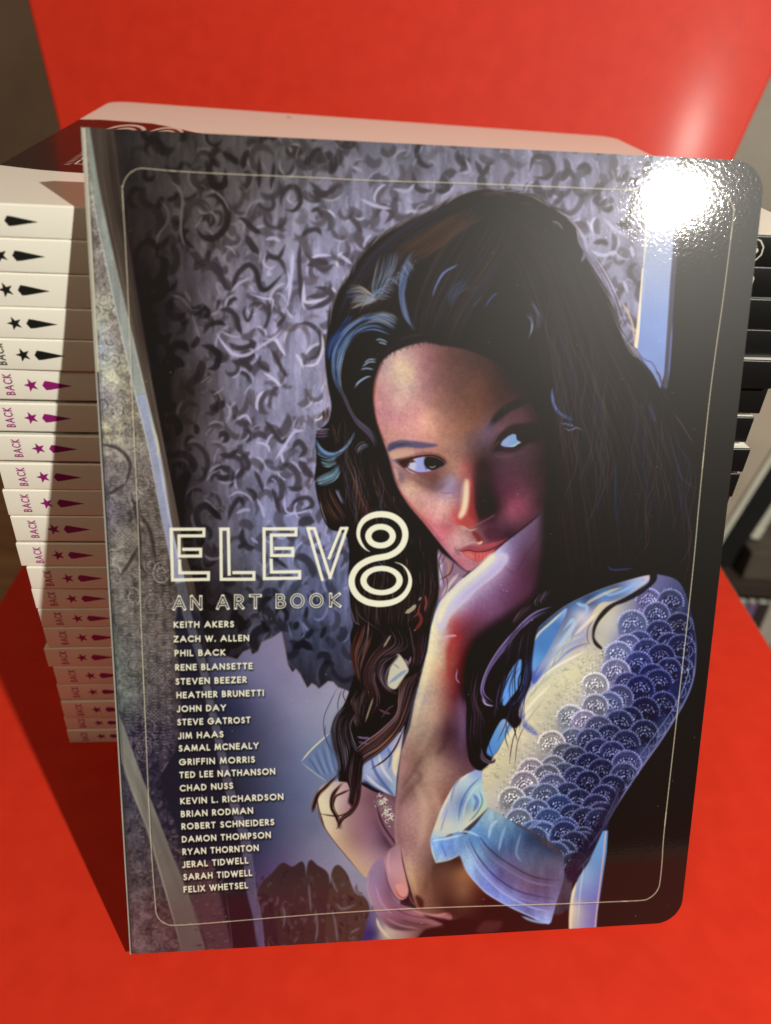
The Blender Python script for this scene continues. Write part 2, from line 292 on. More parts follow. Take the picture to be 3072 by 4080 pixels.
for _ in range(160):
    y=rd.uniform(3250,3800);x=rd.uniform(490,760);stroke([(x,y),(x+rd.uniform(10,24),y+rd.uniform(-3,3))],rd.uniform(4,9),['#7d6c66','#3a2e30','#665659'][rd.randrange(3)],.45,1,LM)
for _ in range(70):
    y=rd.uniform(850,3300);x=bandx(y,rd.random());r_=rd.uniform(12,34);c_=['#b4ada0','#c4c2b2','#8f887e'][rd.randrange(3)] if y<2400 else ['#857e7a','#6e6a72'][rd.randrange(2)]
    for k in range(3):
        a_=rd.uniform(0,360);stroke(arc(x,y,r_*(1-.27*k),r_*1.25*(1-.27*k),a_,a_+rd.uniform(120,320),10),rd.uniform(2.5,5),c_ if k%2==0 else '#2f2a2c',rd.uniform(.35,.7),.7,LM)
    for k in range(9):
        a_=math.radians(k*40+rd.uniform(-8,8));stroke([(x+r_*.35*math.cos(a_),y+r_*.4*math.sin(a_)),(x+r_*.95*math.cos(a_),y+r_*1.1*math.sin(a_))],2.5,c_,.45,.5,LM)
for P in [[(520,1950),(545,2050),(560,2150),(560,2250),(600,2300)],[(560,2050),(600,2120),(625,2250)],[(480,2300),(520,2240),(560,2170)],[(400,1770),(470,1790),(520,1850),(500,1940)],[(420,1980),(470,1950),(500,1930)]]:
    stroke(P,14,'#2d2625',.7,2,LM)
# broad pale hems
def hemband(C,ws,c0,c1,a=1):
    C=np.array(C,float);Q=spl(C,5);k=len(Q);w=np.interp(np.linspace(0,1,k),np.linspace(0,1,len(ws)),ws)
    x0,y0,m=cover(toC(ribbon(Q,w)),CW,CH,4);m=gblur(m,1)
    f=(np.clip((SY-C[0,1])/(C[-1,1]-C[0,1]),0,1)[...,None]*(hx(c1)-hx(c0))+hx(c0)).astype(np.float32)
    f=f*(1+.12*(noise(14,60,21)-.5)+.1*(noise(5,8,22)-.5))[...,None]
    put(x0,y0,m,None,a,None,f)
hemband(LB[:5],[18,26,44,40,44],'#7d837a','#8f958f')
hemband(LB[4:8],[44,40,36,40],'#8f99aa','#8b8ba4')
hemband(LB[7:],[42,34,32,30,34,38,40,36,36],'#54555a','#5a5270',.85)
stroke([(x-20,y) for x,y in LB[:7]],5,'#bcc3bd',.7,1);stroke([(x+21,y) for x,y in LB[2:7]],5,'#c4c4b6',.6,1)
stroke([(x+14,y) for x,y in LB[4:8]],8,'#c3c8d2',.5,2)
stroke([(600,1690),(622,1740),(632,1800),(620,1815)],8,'#b9b498',.9,1)
P2=[(470,2830),(500,2900),(560,3070),(620,3220),(690,3400),(760,3570),(800,3700),(832,3800),(728,3800),(690,3640),(640,3480),(585,3300),(530,3160),(488,3040),(472,2920)]
pf=field([(480,2900,'#74756c'),(560,3150,'#76766c'),(640,3300,'#6d6a62'),(700,3500,'#686058'),(760,3700,'#5c524f')],eps=3000.)
poly(P2,'#777777',2,smooth=False,field=pf);stroke([(480,2980),(545,3180),(600,3320),(660,3530),(735,3790)],7,'#8a8578',.7,1);stroke([(500,3000),(620,3290),(760,3650)],16,'#555049',.35,5)
P3=[(740,3440),(850,3430),(890,3600),(940,3800),(835,3800),(790,3640)]
poly(P3,'#4a363a',4,smooth=False)
for _ in range(60):
    x=rd.uniform(770,900);y=rd.uniform(3460,3790);stroke([(x,y),(x+rd.uniform(10,26),y-3)],rd.uniform(4,9),['#6b5257','#35262a','#5c464c'][rd.randrange(3)],.5,1.2)
poly([(890,3560),(985,3560),(1040,3800),(940,3800)],'#2b1e22',5,smooth=False);stroke([(905,3560),(925,3700),(935,3800)],4,'#5c464a',.6,1)
# ================= window post and dark room at the right
poly([(2590,500),(3070,500),(3070,3830),(2250,3830),(2300,3400),(2700,2700),(2560,2000),(2600,1500)],'#15100e',3,smooth=False)
post=field([(2640,650,'#8f929c'),(2620,900,'#8d93a4'),(2620,1100,'#8a96b4'),(2600,1300,'#7488b8'),(2590,1500,'#6f83b4')],eps=3000.)
poly([(2600,560),(2710,570),(2681,968),(2670,1120),(2658,1310),(2645,1500),(2630,1560),(2530,1450),(2537,1310),(2562,1082),(2571,930),(2582,816)],'#8898b8',1.5,smooth=False,field=post)
stroke([(2705,580),(2690,968),(2678,1120),(2666,1310),(2654,1500),(2646,1560)],20,'#454150',.9,1.5,taper=False)
stroke([(2676,1300),(2668,1420),(2660,1530)],8,'#5a639a',.8,1)
stroke([(2592,700),(2580,830),(2571,930),(2563,1082)],10,'#c9c2b0',.9,1,taper=False);stroke([(2562,1082),(2552,1200),(2542,1300),(2530,1400)],15,'#d8c9ac',.95,1,taper=False);stroke([(2572,1000),(2556,1200),(2545,1400)],6,'#5a7fc0',.8,1)
# ================= hair: dark mass
HAIR=[(1294,1370),(1315,1262),(1337,1183),(1391,1104),(1438,1025),(1517,945),(1603,895),(1704,852),(1776,812),(1848,780),(1920,764),(1993,769),(2065,780),(2137,794),(2187,830),(2245,866),(2288,917),(2300,974),(2335,1039),(2375,1111),(2415,1190),(2455,1260),(2475,1350),(2505,1415),(2550,1450),(2600,1505),(2640,1590),(2690,1660),(2760,1800),(2790,1980),(2780,2200),(2700,2320),(2600,2310),(2450,2345),(2300,2410),(2160,2500),(2120,2600),(2110,2750),(2060,2880),(1960,2960),(1960,3060),(1905,3080),(1880,2950),(1850,2700),(1880,2550),(2000,2400),(1800,2300),(1740,2400),(1715,2500),(1700,2610),(1660,2725),(1635,2850),(1600,2950),(1475,3070),(1450,3050),(1435,3175),(1400,3240),(1375,3200),(1350,3100),(1325,2990),(1325,2900),(1372,2815),(1400,2740),(1420,2650),(1397,2550),(1410,2480),(1392,2350),(1385,2150),(1310,2110),(1275,2025),(1255,1920),(1262,1830),(1260,1735),(1305,1690),(1320,1625),(1307,1550),(1295,1450)]
poly(HAIR,'#15100f',1.5,n=4)
HM=mask(HAIR,1)
stroke([(1300,1360),(1340,1180),(1440,1020),(1600,892),(1780,806),(1920,760)],5,'#a79a92',.55,2);stroke([(1490,960),(1640,880),(1780,810),(1850,775)],12,'#a8a2a0',.35,5)
crown=['#2c211b','#382a22','#241c1c','#20263a','#2f2624','#14100f']
strands([(1860,790),(1650,880),(1480,1010),(1370,1180),(1310,1350)],[(1950,860),(1800,960),(1650,1080),(1540,1220),(1480,1360)],340,crown,(3,8),(.2,.6),HM,6,(.2,.7))
strands([(1900,800),(1780,950),(1700,1100),(1650,1250),(1640,1370)],[(2100,850),(2050,1000),(1950,1150),(1850,1300),(1800,1420)],260,crown,(3,8),(.15,.5),HM,6,(.2,.7))
strands([(1990,790),(2200,900),(2330,1130),(2450,1380),(2620,1700),(2720,2000),(2700,2300)],[(1950,900),(2060,1100),(2150,1400),(2200,1800),(2220,2100),(2240,2400),(2200,2480)],520,['#241b17','#2c211b','#1b1a22','#33271f','#14100f'],(3,9),(.15,.5),HM,8,(.15,.6))
H1=lambda pts:[(1200+x/1.388,650+y/1.388) for x,y in pts]
# brown gloss over the crown
strands(H1([(500,480),(600,450),(760,340),(960,230)]),H1([(640,560),(760,480),(900,380),(1060,300)]),90,['#3a261a','#2c1c14','#4a3020'],(3,7),(.12,.4),HM)
strands(H1([(430,520),(400,640),(390,720),(420,760)]),H1([(540,500),(520,600),(470,680),(430,760)]),110,['#7c8696','#5a6478','#8a8880','#2a3550','#1a1a20','#3a4458'],(1.5,4.5),(.2,.75),HM)
strands(H1([(240,700),(320,690),(380,730),(420,765)]),H1([(280,830),(330,800),(380,780),(425,772)]),110,['#a89a84','#7a6e62','#3f5a8c','#4c5a74','#b8aa92','#2a2622'],(1.5,4),(.2,.75),HM)
strands(H1([(620,490),(570,560),(540,700),(560,840),(610,930)]),H1([(600,560),(580,680),(570,760),(600,880),(650,960)]),70,['#5a6a92','#4a5674','#6c7690','#2b3a60','#1c1c24'],(1.5,4.5),(.2,.65),HM)
strands(H1([(840,580),(780,620),(740,690),(715,770)]),H1([(880,570),(800,610),(750,680),(725,760)]),14,['#5a6a9c','#3f4c78','#6c7ca8'],(3,6),(.35,.7),HM)
strands(H1([(900,650),(850,670),(810,730),(790,790)]),H1([(940,700),(880,730),(850,780),(830,830)]),14,['#4a5270','#333a54'],(3,5),(.3,.6),HM)
stroke(H1([(1085,730),(1050,755),(1010,815)]),6,'#3f4f98',.8,1,HM);stroke(H1([(1010,740),(960,790),(945,810)]),4,'#4a4a5c',.6,1,HM);stroke(H1([(980,690),(910,730)]),4,'#38384a',.6,1,HM)
strands(H1([(1270,760),(1310,830),(1330,880),(1315,940)]),H1([(1240,850),(1270,880),(1270,940),(1250,1000)]),12,['#5a6282','#444a66','#7c849c'],(3,6),(.3,.7),HM)
strands(H1([(1380,330),(1420,340),(1460,400)]),H1([(1390,350),(1420,360),(1450,390)]),5,['#6a6458'],(3,5),(.4,.7),HM)
stroke(H1([(1200,230),(1240,240),(1280,250)]),8,'#4a4238',.5,2,HM);stroke(H1([(980,190),(1080,180),(1140,200)]),16,'#3b2a30',.8,3,HM);stroke(H1([(1200,180),(1290,200),(1330,240)]),14,'#3a2c30',.7,2,HM)
F1=lambda pts:[(1200+x/2,1250+y/2) for x,y in pts]
blue=['#3f5f9a','#6f8fc0','#2c4474','#8aa0b8','#a8b4bc','#1d2f54']
strands(F1([(780,60),(640,10),(500,30),(360,120),(260,260),(240,420),(270,560),(340,700)]),F1([(700,190),(560,150),(440,190),(360,290),(320,420),(310,540),(330,640),(400,760)]),260,blue+['#14100f','#1c1a1e','#262a38','#14100f'],(1.5,5),(.2,.75),HM,part=(.15,.6))
strands(F1([(560,20),(640,0),(720,20),(790,80)]),F1([(500,90),(600,80),(700,120),(760,160)]),60,['#6a86b0','#8a9090','#34507e','#4a4440'],(1.5,4),(.2,.7),HM)
strands(F1([(300,560),(330,650),(420,830),(560,950),(640,1100)]),F1([(310,600),(350,700),(440,880),(540,1000),(600,1130)]),60,['#3a3340','#4a4048','#2a2430','#585060'],(3,7),(.3,.7),HM)
strands(F1([(380,20),(300,130),(220,240),(200,400)]),F1([(420,40),(330,140),(240,270),(220,420)]),80,['#2a4684','#38548c','#142244','#14100f'],(1.5,5),(.2,.7),HM)
for P in [[(590,225),(630,220),(690,245)],[(610,240),(650,250),(680,262)],[(500,410),(540,380),(600,380)],[(480,440),(540,400),(600,400)],[(470,460),(520,450),(580,460)],[(420,610),(460,560),(520,520),(560,515)],[(430,580),(480,540),(540,510)]]:
    stroke(F1(P),6,'#8aa0b8',.8,.7,HM)
# left curls
for A,B,cs,n in [([(120,930),(170,930),(240,930)],[(120,1000),(170,1010),(240,990)],['#b8a8b8','#8a7a9a','#4a4560','#2a2440'],26),
 ([(120,970),(140,1050),(200,1110),(280,1120),(360,1080),(430,960)],[(130,1120),(170,1150),(250,1160),(330,1110),(390,1020),(440,930)],['#3f5f9a','#6a90b8','#8ab0c0','#1c2a50','#22222a'],80),
 ([(150,1160),(220,1170),(300,1150)],[(170,1230),(220,1250),(300,1220)],['#6a9ab0','#86a8b0','#3a5a78'],30),
 ([(110,1340),(180,1300),(260,1260),(310,1180)],[(130,1370),(200,1370),(280,1330),(320,1240)],['#7ab0c0','#a8c0c0','#4a7090','#2a4058'],50),
 ([(130,1390),(150,1500),(220,1640),(320,1720)],[(230,1390),(260,1480),(320,1580),(380,1680)],['#4a3428','#2a1a16','#6a5040','#1a1210'],80),
 ([(260,1400),(300,1470),(340,1550)],[(300,1420),(320,1480),(340,1530)],['#a8a0c0','#8a88b0','#c0b0c0'],12),
 ([(430,1120),(450,1070),(500,1040),(540,1060)],[(460,1160),(480,1110),(520,1080),(540,1070)],['#8a8480','#6a7a9a','#b8b0a0'],16),
 ([(240,880),(270,1000),(300,1060)],[(330,860),(300,960),(320,1040)],['#3a2c24','#4a3a34','#15100f'],30),
 ([(160,800),(180,900)],[(220,740),(230,860)],['#4a342c','#2a1c18','#8a7468'],26),
 ([(380,1300),(430,1450),(500,1600),(560,1700)],[(440,1300),(520,1500),(600,1600),(640,1660)],['#4a2a26','#3a1e1c','#2c1814'],60),
 ([(520,1130),(560,1300),(640,1500),(800,1700)],[(620,1130),(680,1350),(800,1560),(900,1700)],['#241812','#33231b','#2e2019'],60)]:
    strands(F1(A) if len(A)>2 else F1([A[0],((A[0][0]+A[1][0])/2+3,(A[0][1]+A[1][1])/2),A[1]]),F1(B) if len(B)>2 else F1([B[0],((B[0][0]+B[1][0])/2+3,(B[0][1]+B[1][1])/2),B[1]]),int(n*1.6),cs+['#15100f','#1c1614'],(1.5,4.2),(.25,.75))
stroke(F1([(170,420),(175,560),(210,640),(190,780)]),7,'#8f7a70',.7,1.5);stroke(F1([(150,1500),(170,1580),(210,1690)]),3,'#c8b8b0',.7,.6);stroke(F1([(210,100),(190,280),(170,420)]),4,'#8f8078',.5,1)
# ================= lower locks over the shoulder (behind the arm)
G=lambda pts:[(1200+x/2,2200+y/2) for x,y in pts]
poly(G([(0,1680),(240,1440),(330,1560),(330,1800),(220,1840)]),'#5f7092',2,smooth=False)
for k in range(9):stroke(G([(60+k*28,1640-k*24),(110+k*26,1710-k*4),(160+k*22,1790-k*2)]),7,['#3f5078','#7a8cae'][k%2],.55,1)
stroke(G([(5,1678),(100,1570),(240,1445)]),7,'#b8bfa0',.9,.8);stroke(G([(10,1685),(120,1770),(215,1835)]),5,'#9aa4a8',.8,.8)
# blouse between locks and forearm
bl=G([(500,1640),(560,1560),(800,1440),(830,1380),(800,1600),(770,1800),(760,1960),(690,1980),(560,1900),(500,1800)])
bf=field([(*G([(520,1650)])[0],'#7388b4'),(*G([(600,1700)])[0],'#a8b0c8'),(*G([(560,1850)])[0],'#7c8cb0'),(*G([(680,1600)])[0],'#6c84b4'),(*G([(750,1550)])[0],'#9a9cb8'),(*G([(780,1620)])[0],'#c8bc9c'),(*G([(720,1750)])[0],'#8c94b0'),(*G([(740,1900)])[0],'#8aa0b4'),(*G([(640,1900)])[0],'#4a5a88')],eps=400.)
poly(bl,'#7c8fb5',2,smooth=False,field=bf)
for P,c in [([(560,1620),(600,1760),(700,1900),(750,1950)],'#43568a'),([(620,1600),(660,1740),(740,1850)],'#bcc4cc'),([(520,1780),(600,1860),(720,1940)],'#c0c4c4'),([(690,1560),(720,1640),(700,1740)],'#4f68a0'),([(500,1820),(580,1890),(700,1960)],'#2c2a4a')]:stroke(G(P),12,c,.8,2)
stroke(G([(790,1560),(750,1680),(760,1800)]),18,'#cfc3a0',.9,2)
poly(G([(490,1840),(600,1900),(740,1970),(700,2000),(610,2010),(520,1960)]),'#120b0b',3)
poly(G([(730,870),(780,820),(860,940),(830,1000),(760,1100),(690,1070)]),'#b4b29c',2);stroke(G([(700,1060),(790,990),(850,950)]),14,'#6a86a8',.8,1.5);stroke(G([(740,900),(790,940)]),5,'#5a7a90',.8,1)
poly(G([(905,840),(955,870),(930,910),(895,900)]),'#a8b0a0',1.5)
# her far upper arm
arm=[(1275,3150),(1268,3210),(1280,3250),(1300,3300),(1340,3360),(1400,3430),(1440,3480),(1475,3500),(1520,3450),(1580,3400),(1640,3330),(1620,3250),(1580,3180),(1500,3160),(1440,3130),(1380,3120),(1320,3120)]
af=field([(1290,3200,'#c9c2a4'),(1290,3260,'#c4bc9c'),(1330,3220,'#c2b8a0'),(1330,3310,'#c0ae92'),(1370,3180,'#b0959a'),(1380,3230,'#9a7c80'),(1450,3240,'#80606a'),(1420,3180,'#8e6c72'),(1400,3370,'#a08274'),(1420,3330,'#8c6a6c'),(1500,3320,'#76566a'),(1470,3420,'#a08484'),(1450,3470,'#b49a80'),(1540,3400,'#7c5f70'),(1480,3190,'#6a4a54'),(1520,3280,'#5a3c46'),(1560,3350,'#2e1c22'),(1540,3230,'#6c4c56')],eps=500.)
poly(arm,'#888888',2,smooth=True,field=af)
stroke([(1268,3180),(1275,3250),(1310,3320),(1380,3410),(1450,3490)],4,'#5a3a2c',.7,1)
poly([(1500,3190),(1560,3190),(1600,3240),(1610,3370),(1590,3400),(1540,3340),(1505,3270)],'#70505e',3)
for _ in range(70):
    t=rd.random();x=1515+t*55+rd.uniform(-16,16);y=3185+t*90+rd.uniform(-26,26)
    stroke(arc(x,y,7,7,rd.uniform(0,360),rd.uniform(100,460),6),4,['#b9bba8','#d0d0bc','#7c8078'][rd.randrange(3)],.8,.6)
stroke([(1500,3200),(1530,3290),(1590,3380),(1605,3420)],7,'#2a161c',.8,2)
# ================= face, hand and forearm
hand=[(2170,2010),(2150,2056),(2100,2100),(2050,2140),(2010,2170),(1965,2212),(1900,2270),(1830,2325),(1760,2395),(1735,2450),(1720,2500),(1705,2600),(1680,2700),(1655,2800),(1637,2900),(1602,3000),(1590,3100),(1580,3200),(1575,3300),(1580,3380),(1598,3450),(1635,3530),(1670,3640),(1850,3680),(2000,3670),(1980,3560),(1880,3480),(1780,3300),(1790,3200),(1850,3120),(1900,3060),(1870,2900),(1850,2760),(1860,2640),(1900,2560),(2040,2480),(2150,2400),(2180,2280)]
hf=field([(2130,2110,'#5a3f55'),(2085,2135,'#604c6c'),(2040,2170,'#6c5c84'),(2150,2180,'#4c3442'),(2060,2230,'#5a3350'),(2100,2200,'#503446'),(2150,2250,'#352226'),(2170,2350,'#2c1d1f'),(1990,2350,'#6c4668'),(2050,2300,'#5a334e'),(2100,2350,'#48283a'),(1900,2400,'#7a5878'),(1950,2450,'#6c4662'),(2000,2450,'#5c3a54'),(2100,2450,'#42242e'),(1870,2450,'#7c4660'),(1850,2480,'#80404e'),(1812,2480,'#904048'),(1800,2510,'#98383c'),(1870,2520,'#54303a'),(1880,2560,'#42262a'),(1950,2560,'#3a2224'),
(2000,2222,'#b4b0d6'),(1975,2250,'#b2b0d0'),(1900,2310,'#cfd0b4'),(1850,2360,'#c4c4c4'),(1920,2330,'#a89cc8'),(1870,2390,'#a298c0'),(1820,2430,'#a8a0bc'),(1780,2440,'#cfc8aa'),(1745,2480,'#cdc6a4'),(1730,2560,'#c8c0a0'),(1770,2530,'#b0aca8'),
(1725,2620,'#c8bb97'),(1700,2700,'#c4b48f'),(1760,2600,'#b8ae98'),(1780,2560,'#b49a98'),(1765,2650,'#b8a286'),(1790,2550,'#a85050'),(1670,2850,'#b09c7e'),(1690,2780,'#9c9490'),(1650,2900,'#a4907e'),(1700,2900,'#988878'),(1750,2720,'#b0927c'),(1740,2800,'#ac8a7a'),(1735,2870,'#b0907c'),(1770,2700,'#a0504a'),(1795,2600,'#8a2a26'),(1800,2680,'#6a2422'),(1810,2780,'#54161c'),(1790,2850,'#5c3434'),(1770,2800,'#8a5c50'),(1850,2800,'#4e3244'),(1830,2850,'#5a3a54'),(1855,2900,'#5e4660'),(1800,2920,'#38202a'),(1860,3000,'#503648'),(1770,2920,'#4a2c34'),(1750,2950,'#6a4a44'),
(1640,3000,'#8c6a62'),(1610,3060,'#94706c'),(1700,2980,'#7a6254'),(1670,3040,'#5c443c'),(1720,3050,'#b09480'),(1700,3110,'#a68a7a'),(1650,3130,'#775c54'),(1780,3080,'#8b6a64'),(1850,3080,'#5a3e42'),(1800,3000,'#4c3238'),(1860,3150,'#7c5c54'),(1610,3200,'#8a6668'),(1640,3160,'#684c48'),(1680,3200,'#b09484'),(1730,3200,'#a08070'),(1780,3180,'#6a4438'),(1670,3300,'#a88a7e'),(1605,3350,'#866064'),(1650,3420,'#9a7c72'),(1720,3330,'#8a6a5e'),(1700,3450,'#70504a'),(1640,3500,'#ac8c6c'),(1670,3560,'#7c5d48'),(1640,3450,'#ab9080'),(1750,3480,'#5c3e36'),(1750,3600,'#54382e'),(1700,3620,'#7a5448'),(1850,3480,'#7a5236'),(1820,3540,'#3b2320'),(1850,3560,'#6a4a34'),(1900,3600,'#30191a'),(1950,3640,'#2c1718'),(1760,3400,'#664a44')],eps=260.,lam=26.)
hf=np.stack([gblur(hf[...,k],1.5) for k in range(3)],-1);hf=hf*(1+.08*(noise(9,9,34)-.5)+.06*(noise(4,4,35)-.5))[...,None]
poly(hand,'#888888',2,smooth=False,field=hf.astype(np.float32))
stroke([(2180,1960),(2190,2150),(2185,2300),(2150,2400),(2040,2480),(1930,2560),(1880,2650),(1870,2800)],70,'#140e0d',.85,14,taper=False)
HA=mask(hand,1,False)
stroke([(1640,3060),(1680,3100),(1620,3170),(1590,3230)],16,'#5a423c',.55,6,HA);stroke([(1690,3010),(1650,3080),(1600,3150)],12,'#5c443e',.6,5,HA)
stroke([(1740,2480),(1725,2560),(1708,2660),(1680,2780),(1655,2870)],16,'#d8cca6',.55,6,HA)
stroke([(1880,2330),(1820,2400),(1780,2450),(1770,2520),(1765,2545)],10,'#8fa8b8',.5,4,HA)
stroke([(1785,2535),(1820,2530),(1830,2550),(1800,2570),(1790,2640),(1795,2720)],20,'#8e2020',.55,7,HA);stroke([(1765,2545),(1800,2540),(1822,2540)],7,'#c8a8b8',.8,2,HA)
for P,w,c,a in [([(1655,3120),(1690,3200),(1692,3300),(1668,3400)],30,'#bda08c',.45),([(1745,3250),(1742,3400),(1715,3500),(1690,3570)],26,'#54392f',.5),([(1632,3420),(1645,3500),(1668,3580)],18,'#c0a482',.5),([(1600,3210),(1592,3300),(1600,3390)],12,'#6a4a50',.5),([(1700,3130),(1740,3180),(1760,3260)],18,'#b89884',.4),([(1610,3030),(1600,3100),(1588,3180)],12,'#a48078',.5),([(1730,2880),(1700,2960),(1660,3020)],14,'#b49a84',.4),([(1690,2760),(1680,2860),(1665,2920)],9,'#8c8490',.4),([(1830,2760),(1845,2900),(1840,3000)],26,'#6c5470',.4),([(1790,2860),(1780,2960),(1740,3020)],22,'#3a2228',.5),([(1720,3440),(1730,3520),(1760,3580)],16,'#8a6a54',.4)]:stroke(P,w,c,a,8,HA)
stroke([(1985,2235),(2050,2290),(2110,2200),(2170,2130)],3,'#2c1820',.4,2,HA)
face=[(1520,1450),(1550,1420),(1600,1395),(1650,1378),(1700,1372),(1760,1385),(1850,1400),(1950,1440),(2030,1500),(2090,1570),(2140,1660),(2172,1760),(2180,1880),(2176,1990),(2150,2056),(2100,2100),(2050,2140),(2010,2168),(1965,2210),(1900,2268),(1868,2284),(1840,2268),(1795,2222),(1750,2168),(1690,2092),(1635,2028),(1595,1968),(1570,1910),(1555,1850),(1540,1800),(1515,1730),(1497,1670),(1488,1600),(1490,1540),(1503,1490)]
FS=[(1590,1465,'#c0b48c'),(1550,1465,'#a3938a'),(1625,1425,'#a59184'),(1670,1400,'#8d6a66'),(1620,1500,'#b9ae8a'),(1615,1550,'#aa9c88'),(1530,1500,'#a28c82'),(1520,1530,'#a88a80'),(1515,1600,'#ab807a'),(1570,1575,'#a98e86'),(1590,1612,'#b59c88'),(1550,1650,'#a27a7c'),(1600,1675,'#b58682'),(1650,1640,'#b0877f'),(1680,1680,'#c89e86'),(1700,1700,'#c9a486'),(1650,1730,'#bb8f83'),(1590,1740,'#b2897a'),(1540,1720,'#a88074'),(1680,1475,'#8b6a68'),(1690,1550,'#8f6c68'),(1750,1500,'#674a42'),(1740,1575,'#7a5a50'),(1750,1625,'#80604f'),(1765,1690,'#8a6654'),(1800,1650,'#6f5142'),(1825,1575,'#583e34'),(1850,1500,'#4c342c'),(1800,1440,'#4f362f'),(1760,1410,'#5c403a'),(1875,1425,'#3d2a24'),(1900,1550,'#573729'),(1925,1625,'#553727'),(1900,1700,'#664636'),(1850,1725,'#785642'),(1800,1750,'#8a6853'),(1725,1760,'#a87f6b'),(1950,1575,'#42291f'),(2000,1600,'#33201a'),(2000,1500,'#241814'),(2080,1560,'#1a1210'),
(1790,1800,'#8b6c59'),(1840,1825,'#7a5c52'),(1875,1775,'#584440'),(1910,1750,'#54434a'),(1940,1725,'#55444f'),(1950,1775,'#42323a'),(1915,1850,'#281813'),(1925,1950,'#211413'),(1925,2050,'#1b1010'),(1970,2020,'#1c1011'),(1890,1870,'#4e2e2a'),
(1825,1865,'#93705c'),(1800,1850,'#8b6a55'),(1845,1895,'#a56a60'),(1860,1870,'#80403c'),(1815,1905,'#7c6458'),(1790,1925,'#8a7a88'),(1800,1950,'#81728a'),(1770,1960,'#857686'),(1750,1905,'#64473f'),(1725,1935,'#553a36'),(1675,1905,'#6c4b44'),(1625,1900,'#866560'),(1595,1905,'#6f5a60'),(1580,1875,'#957872'),(1630,1940,'#bba380'),(1605,1965,'#b89c84'),(1620,1985,'#a98f7e'),(1675,1975,'#b49484'),(1725,1995,'#b09086'),(1675,2030,'#ab8678'),(1750,2025,'#b6968a'),(1790,2010,'#b49888'),(1725,2075,'#b5877f'),(1695,2085,'#a8605c'),(1775,2070,'#ad897f'),(1775,2115,'#a8535b'),(1745,2130,'#b07078'),(1810,2030,'#a06863'),(1815,2060,'#984444'),(1765,2170,'#ad6a74'),(1800,2175,'#b08e88'),(1810,2125,'#a98076'),(1840,2150,'#b4988c'),(1825,2225,'#9f6d73'),(1865,2265,'#a4767c'),(1835,2255,'#a05c68'),(1600,1990,'#a0504c'),
(2025,1600,'#36221e'),(2065,1660,'#482c2f'),(2000,1675,'#3d2a2c'),(2000,1715,'#5e424a'),(2050,1660,'#4e3234'),(1930,1750,'#584652'),(2025,1825,'#442f35'),(2100,1825,'#38262c'),(2000,1875,'#412832'),(2075,1900,'#42282f'),(1990,1950,'#40202e'),(2050,1975,'#582c3b'),(2120,1975,'#482a34'),(2040,2025,'#773e4e'),(2080,2020,'#703a4a'),(2025,2060,'#73404e'),(2000,2100,'#4b2b38'),(2075,2075,'#5a323e'),(1950,2125,'#4c2636'),(2025,2140,'#25151a'),(2150,1875,'#271a19'),(2150,2000,'#2b1a1c'),(2135,1700,'#281b18'),(1960,2160,'#5a2c38')]
ff=field(FS,eps=160.,lam=9.)
ff=np.stack([gblur(ff[...,k],1.5) for k in range(3)],-1)*np.array([1.05,.98,1.03]);ff=ff*(1+.1*(noise(8,8,31)-.5)+.09*(noise(22,30,32)-.5)+.07*(noise(4,4,33)-.5))[...,None]
poly(face,'#888888',3,smooth=True,field=ff.astype(np.float32),n=3)
stroke([(2150,1540),(2196,1720),(2206,1900),(2204,2040)],40,'#140e0d',.75,16,taper=False)
FM=mask(face,1)
stroke([(1490,1620),(1493,1540),(1515,1470),(1530,1440)],7,'#5a2c20',.7,2.5);stroke([(1500,1650),(1490,1600),(1495,1530)],5,'#9a5038',.55,2);stroke([(1488,1600),(1500,1680),(1525,1750),(1550,1780)],4,'#6a3c30',.7,1.5)
stroke([(1545,1800),(1560,1860),(1580,1925),(1600,1975),(1650,2035),(1700,2090),(1760,2165),(1800,2215)],6,'#6a2c30',.45,2.5)
# hairline wisps on the forehead
strands([(1500,1450),(1560,1395),(1640,1365),(1740,1370)],[(1500,1420),(1560,1370),(1640,1340),(1740,1350)],40,['#15100f','#2a2024'],(4,10),(.5,.9),None,4,(.1,.3))
for k in range(26):
    t=k/25;x=1515+t*230;y=1440-70*math.sin(t*2.2)+rd.uniform(-4,4);stroke([(x,y-24),(x+rd.uniform(2,10),y-4),(x+rd.uniform(6,20),y+rd.uniform(4,22))],rd.uniform(3,7),'#1a1312',rd.uniform(.3,.7),1)
# brows
poly([(1542,1800),(1548,1778),(1572,1766),(1610,1761),(1660,1768),(1710,1775),(1745,1782),(1720,1789),(1670,1793),(1620,1789),(1580,1794),(1550,1807)],'#464258',3)
poly([(1640,1766),(1690,1772),(1745,1782),(1710,1790),(1650,1791)],'#5c4a6c',4,.6);stroke([(1550,1797),(1580,1782),(1620,1776)],9,'#2f3050',.6,2.5);stroke([(1575,1772),(1620,1766),(1650,1772)],4,'#6a6a88',.6,1.5)
poly([(1555,1812),(1590,1800),(1640,1800),(1650,1815),(1600,1830),(1565,1835)],'#b4967f',4,.8)
poly([(1950,1705),(1962,1672),(1985,1645),(2030,1612),(2080,1594),(2110,1605),(2080,1628),(2040,1645),(2000,1672),(1970,1698)],'#1c1512',4,.92);poly([(1935,1722),(1948,1700),(1965,1690),(1960,1712)],'#3f3c58',4,.7)
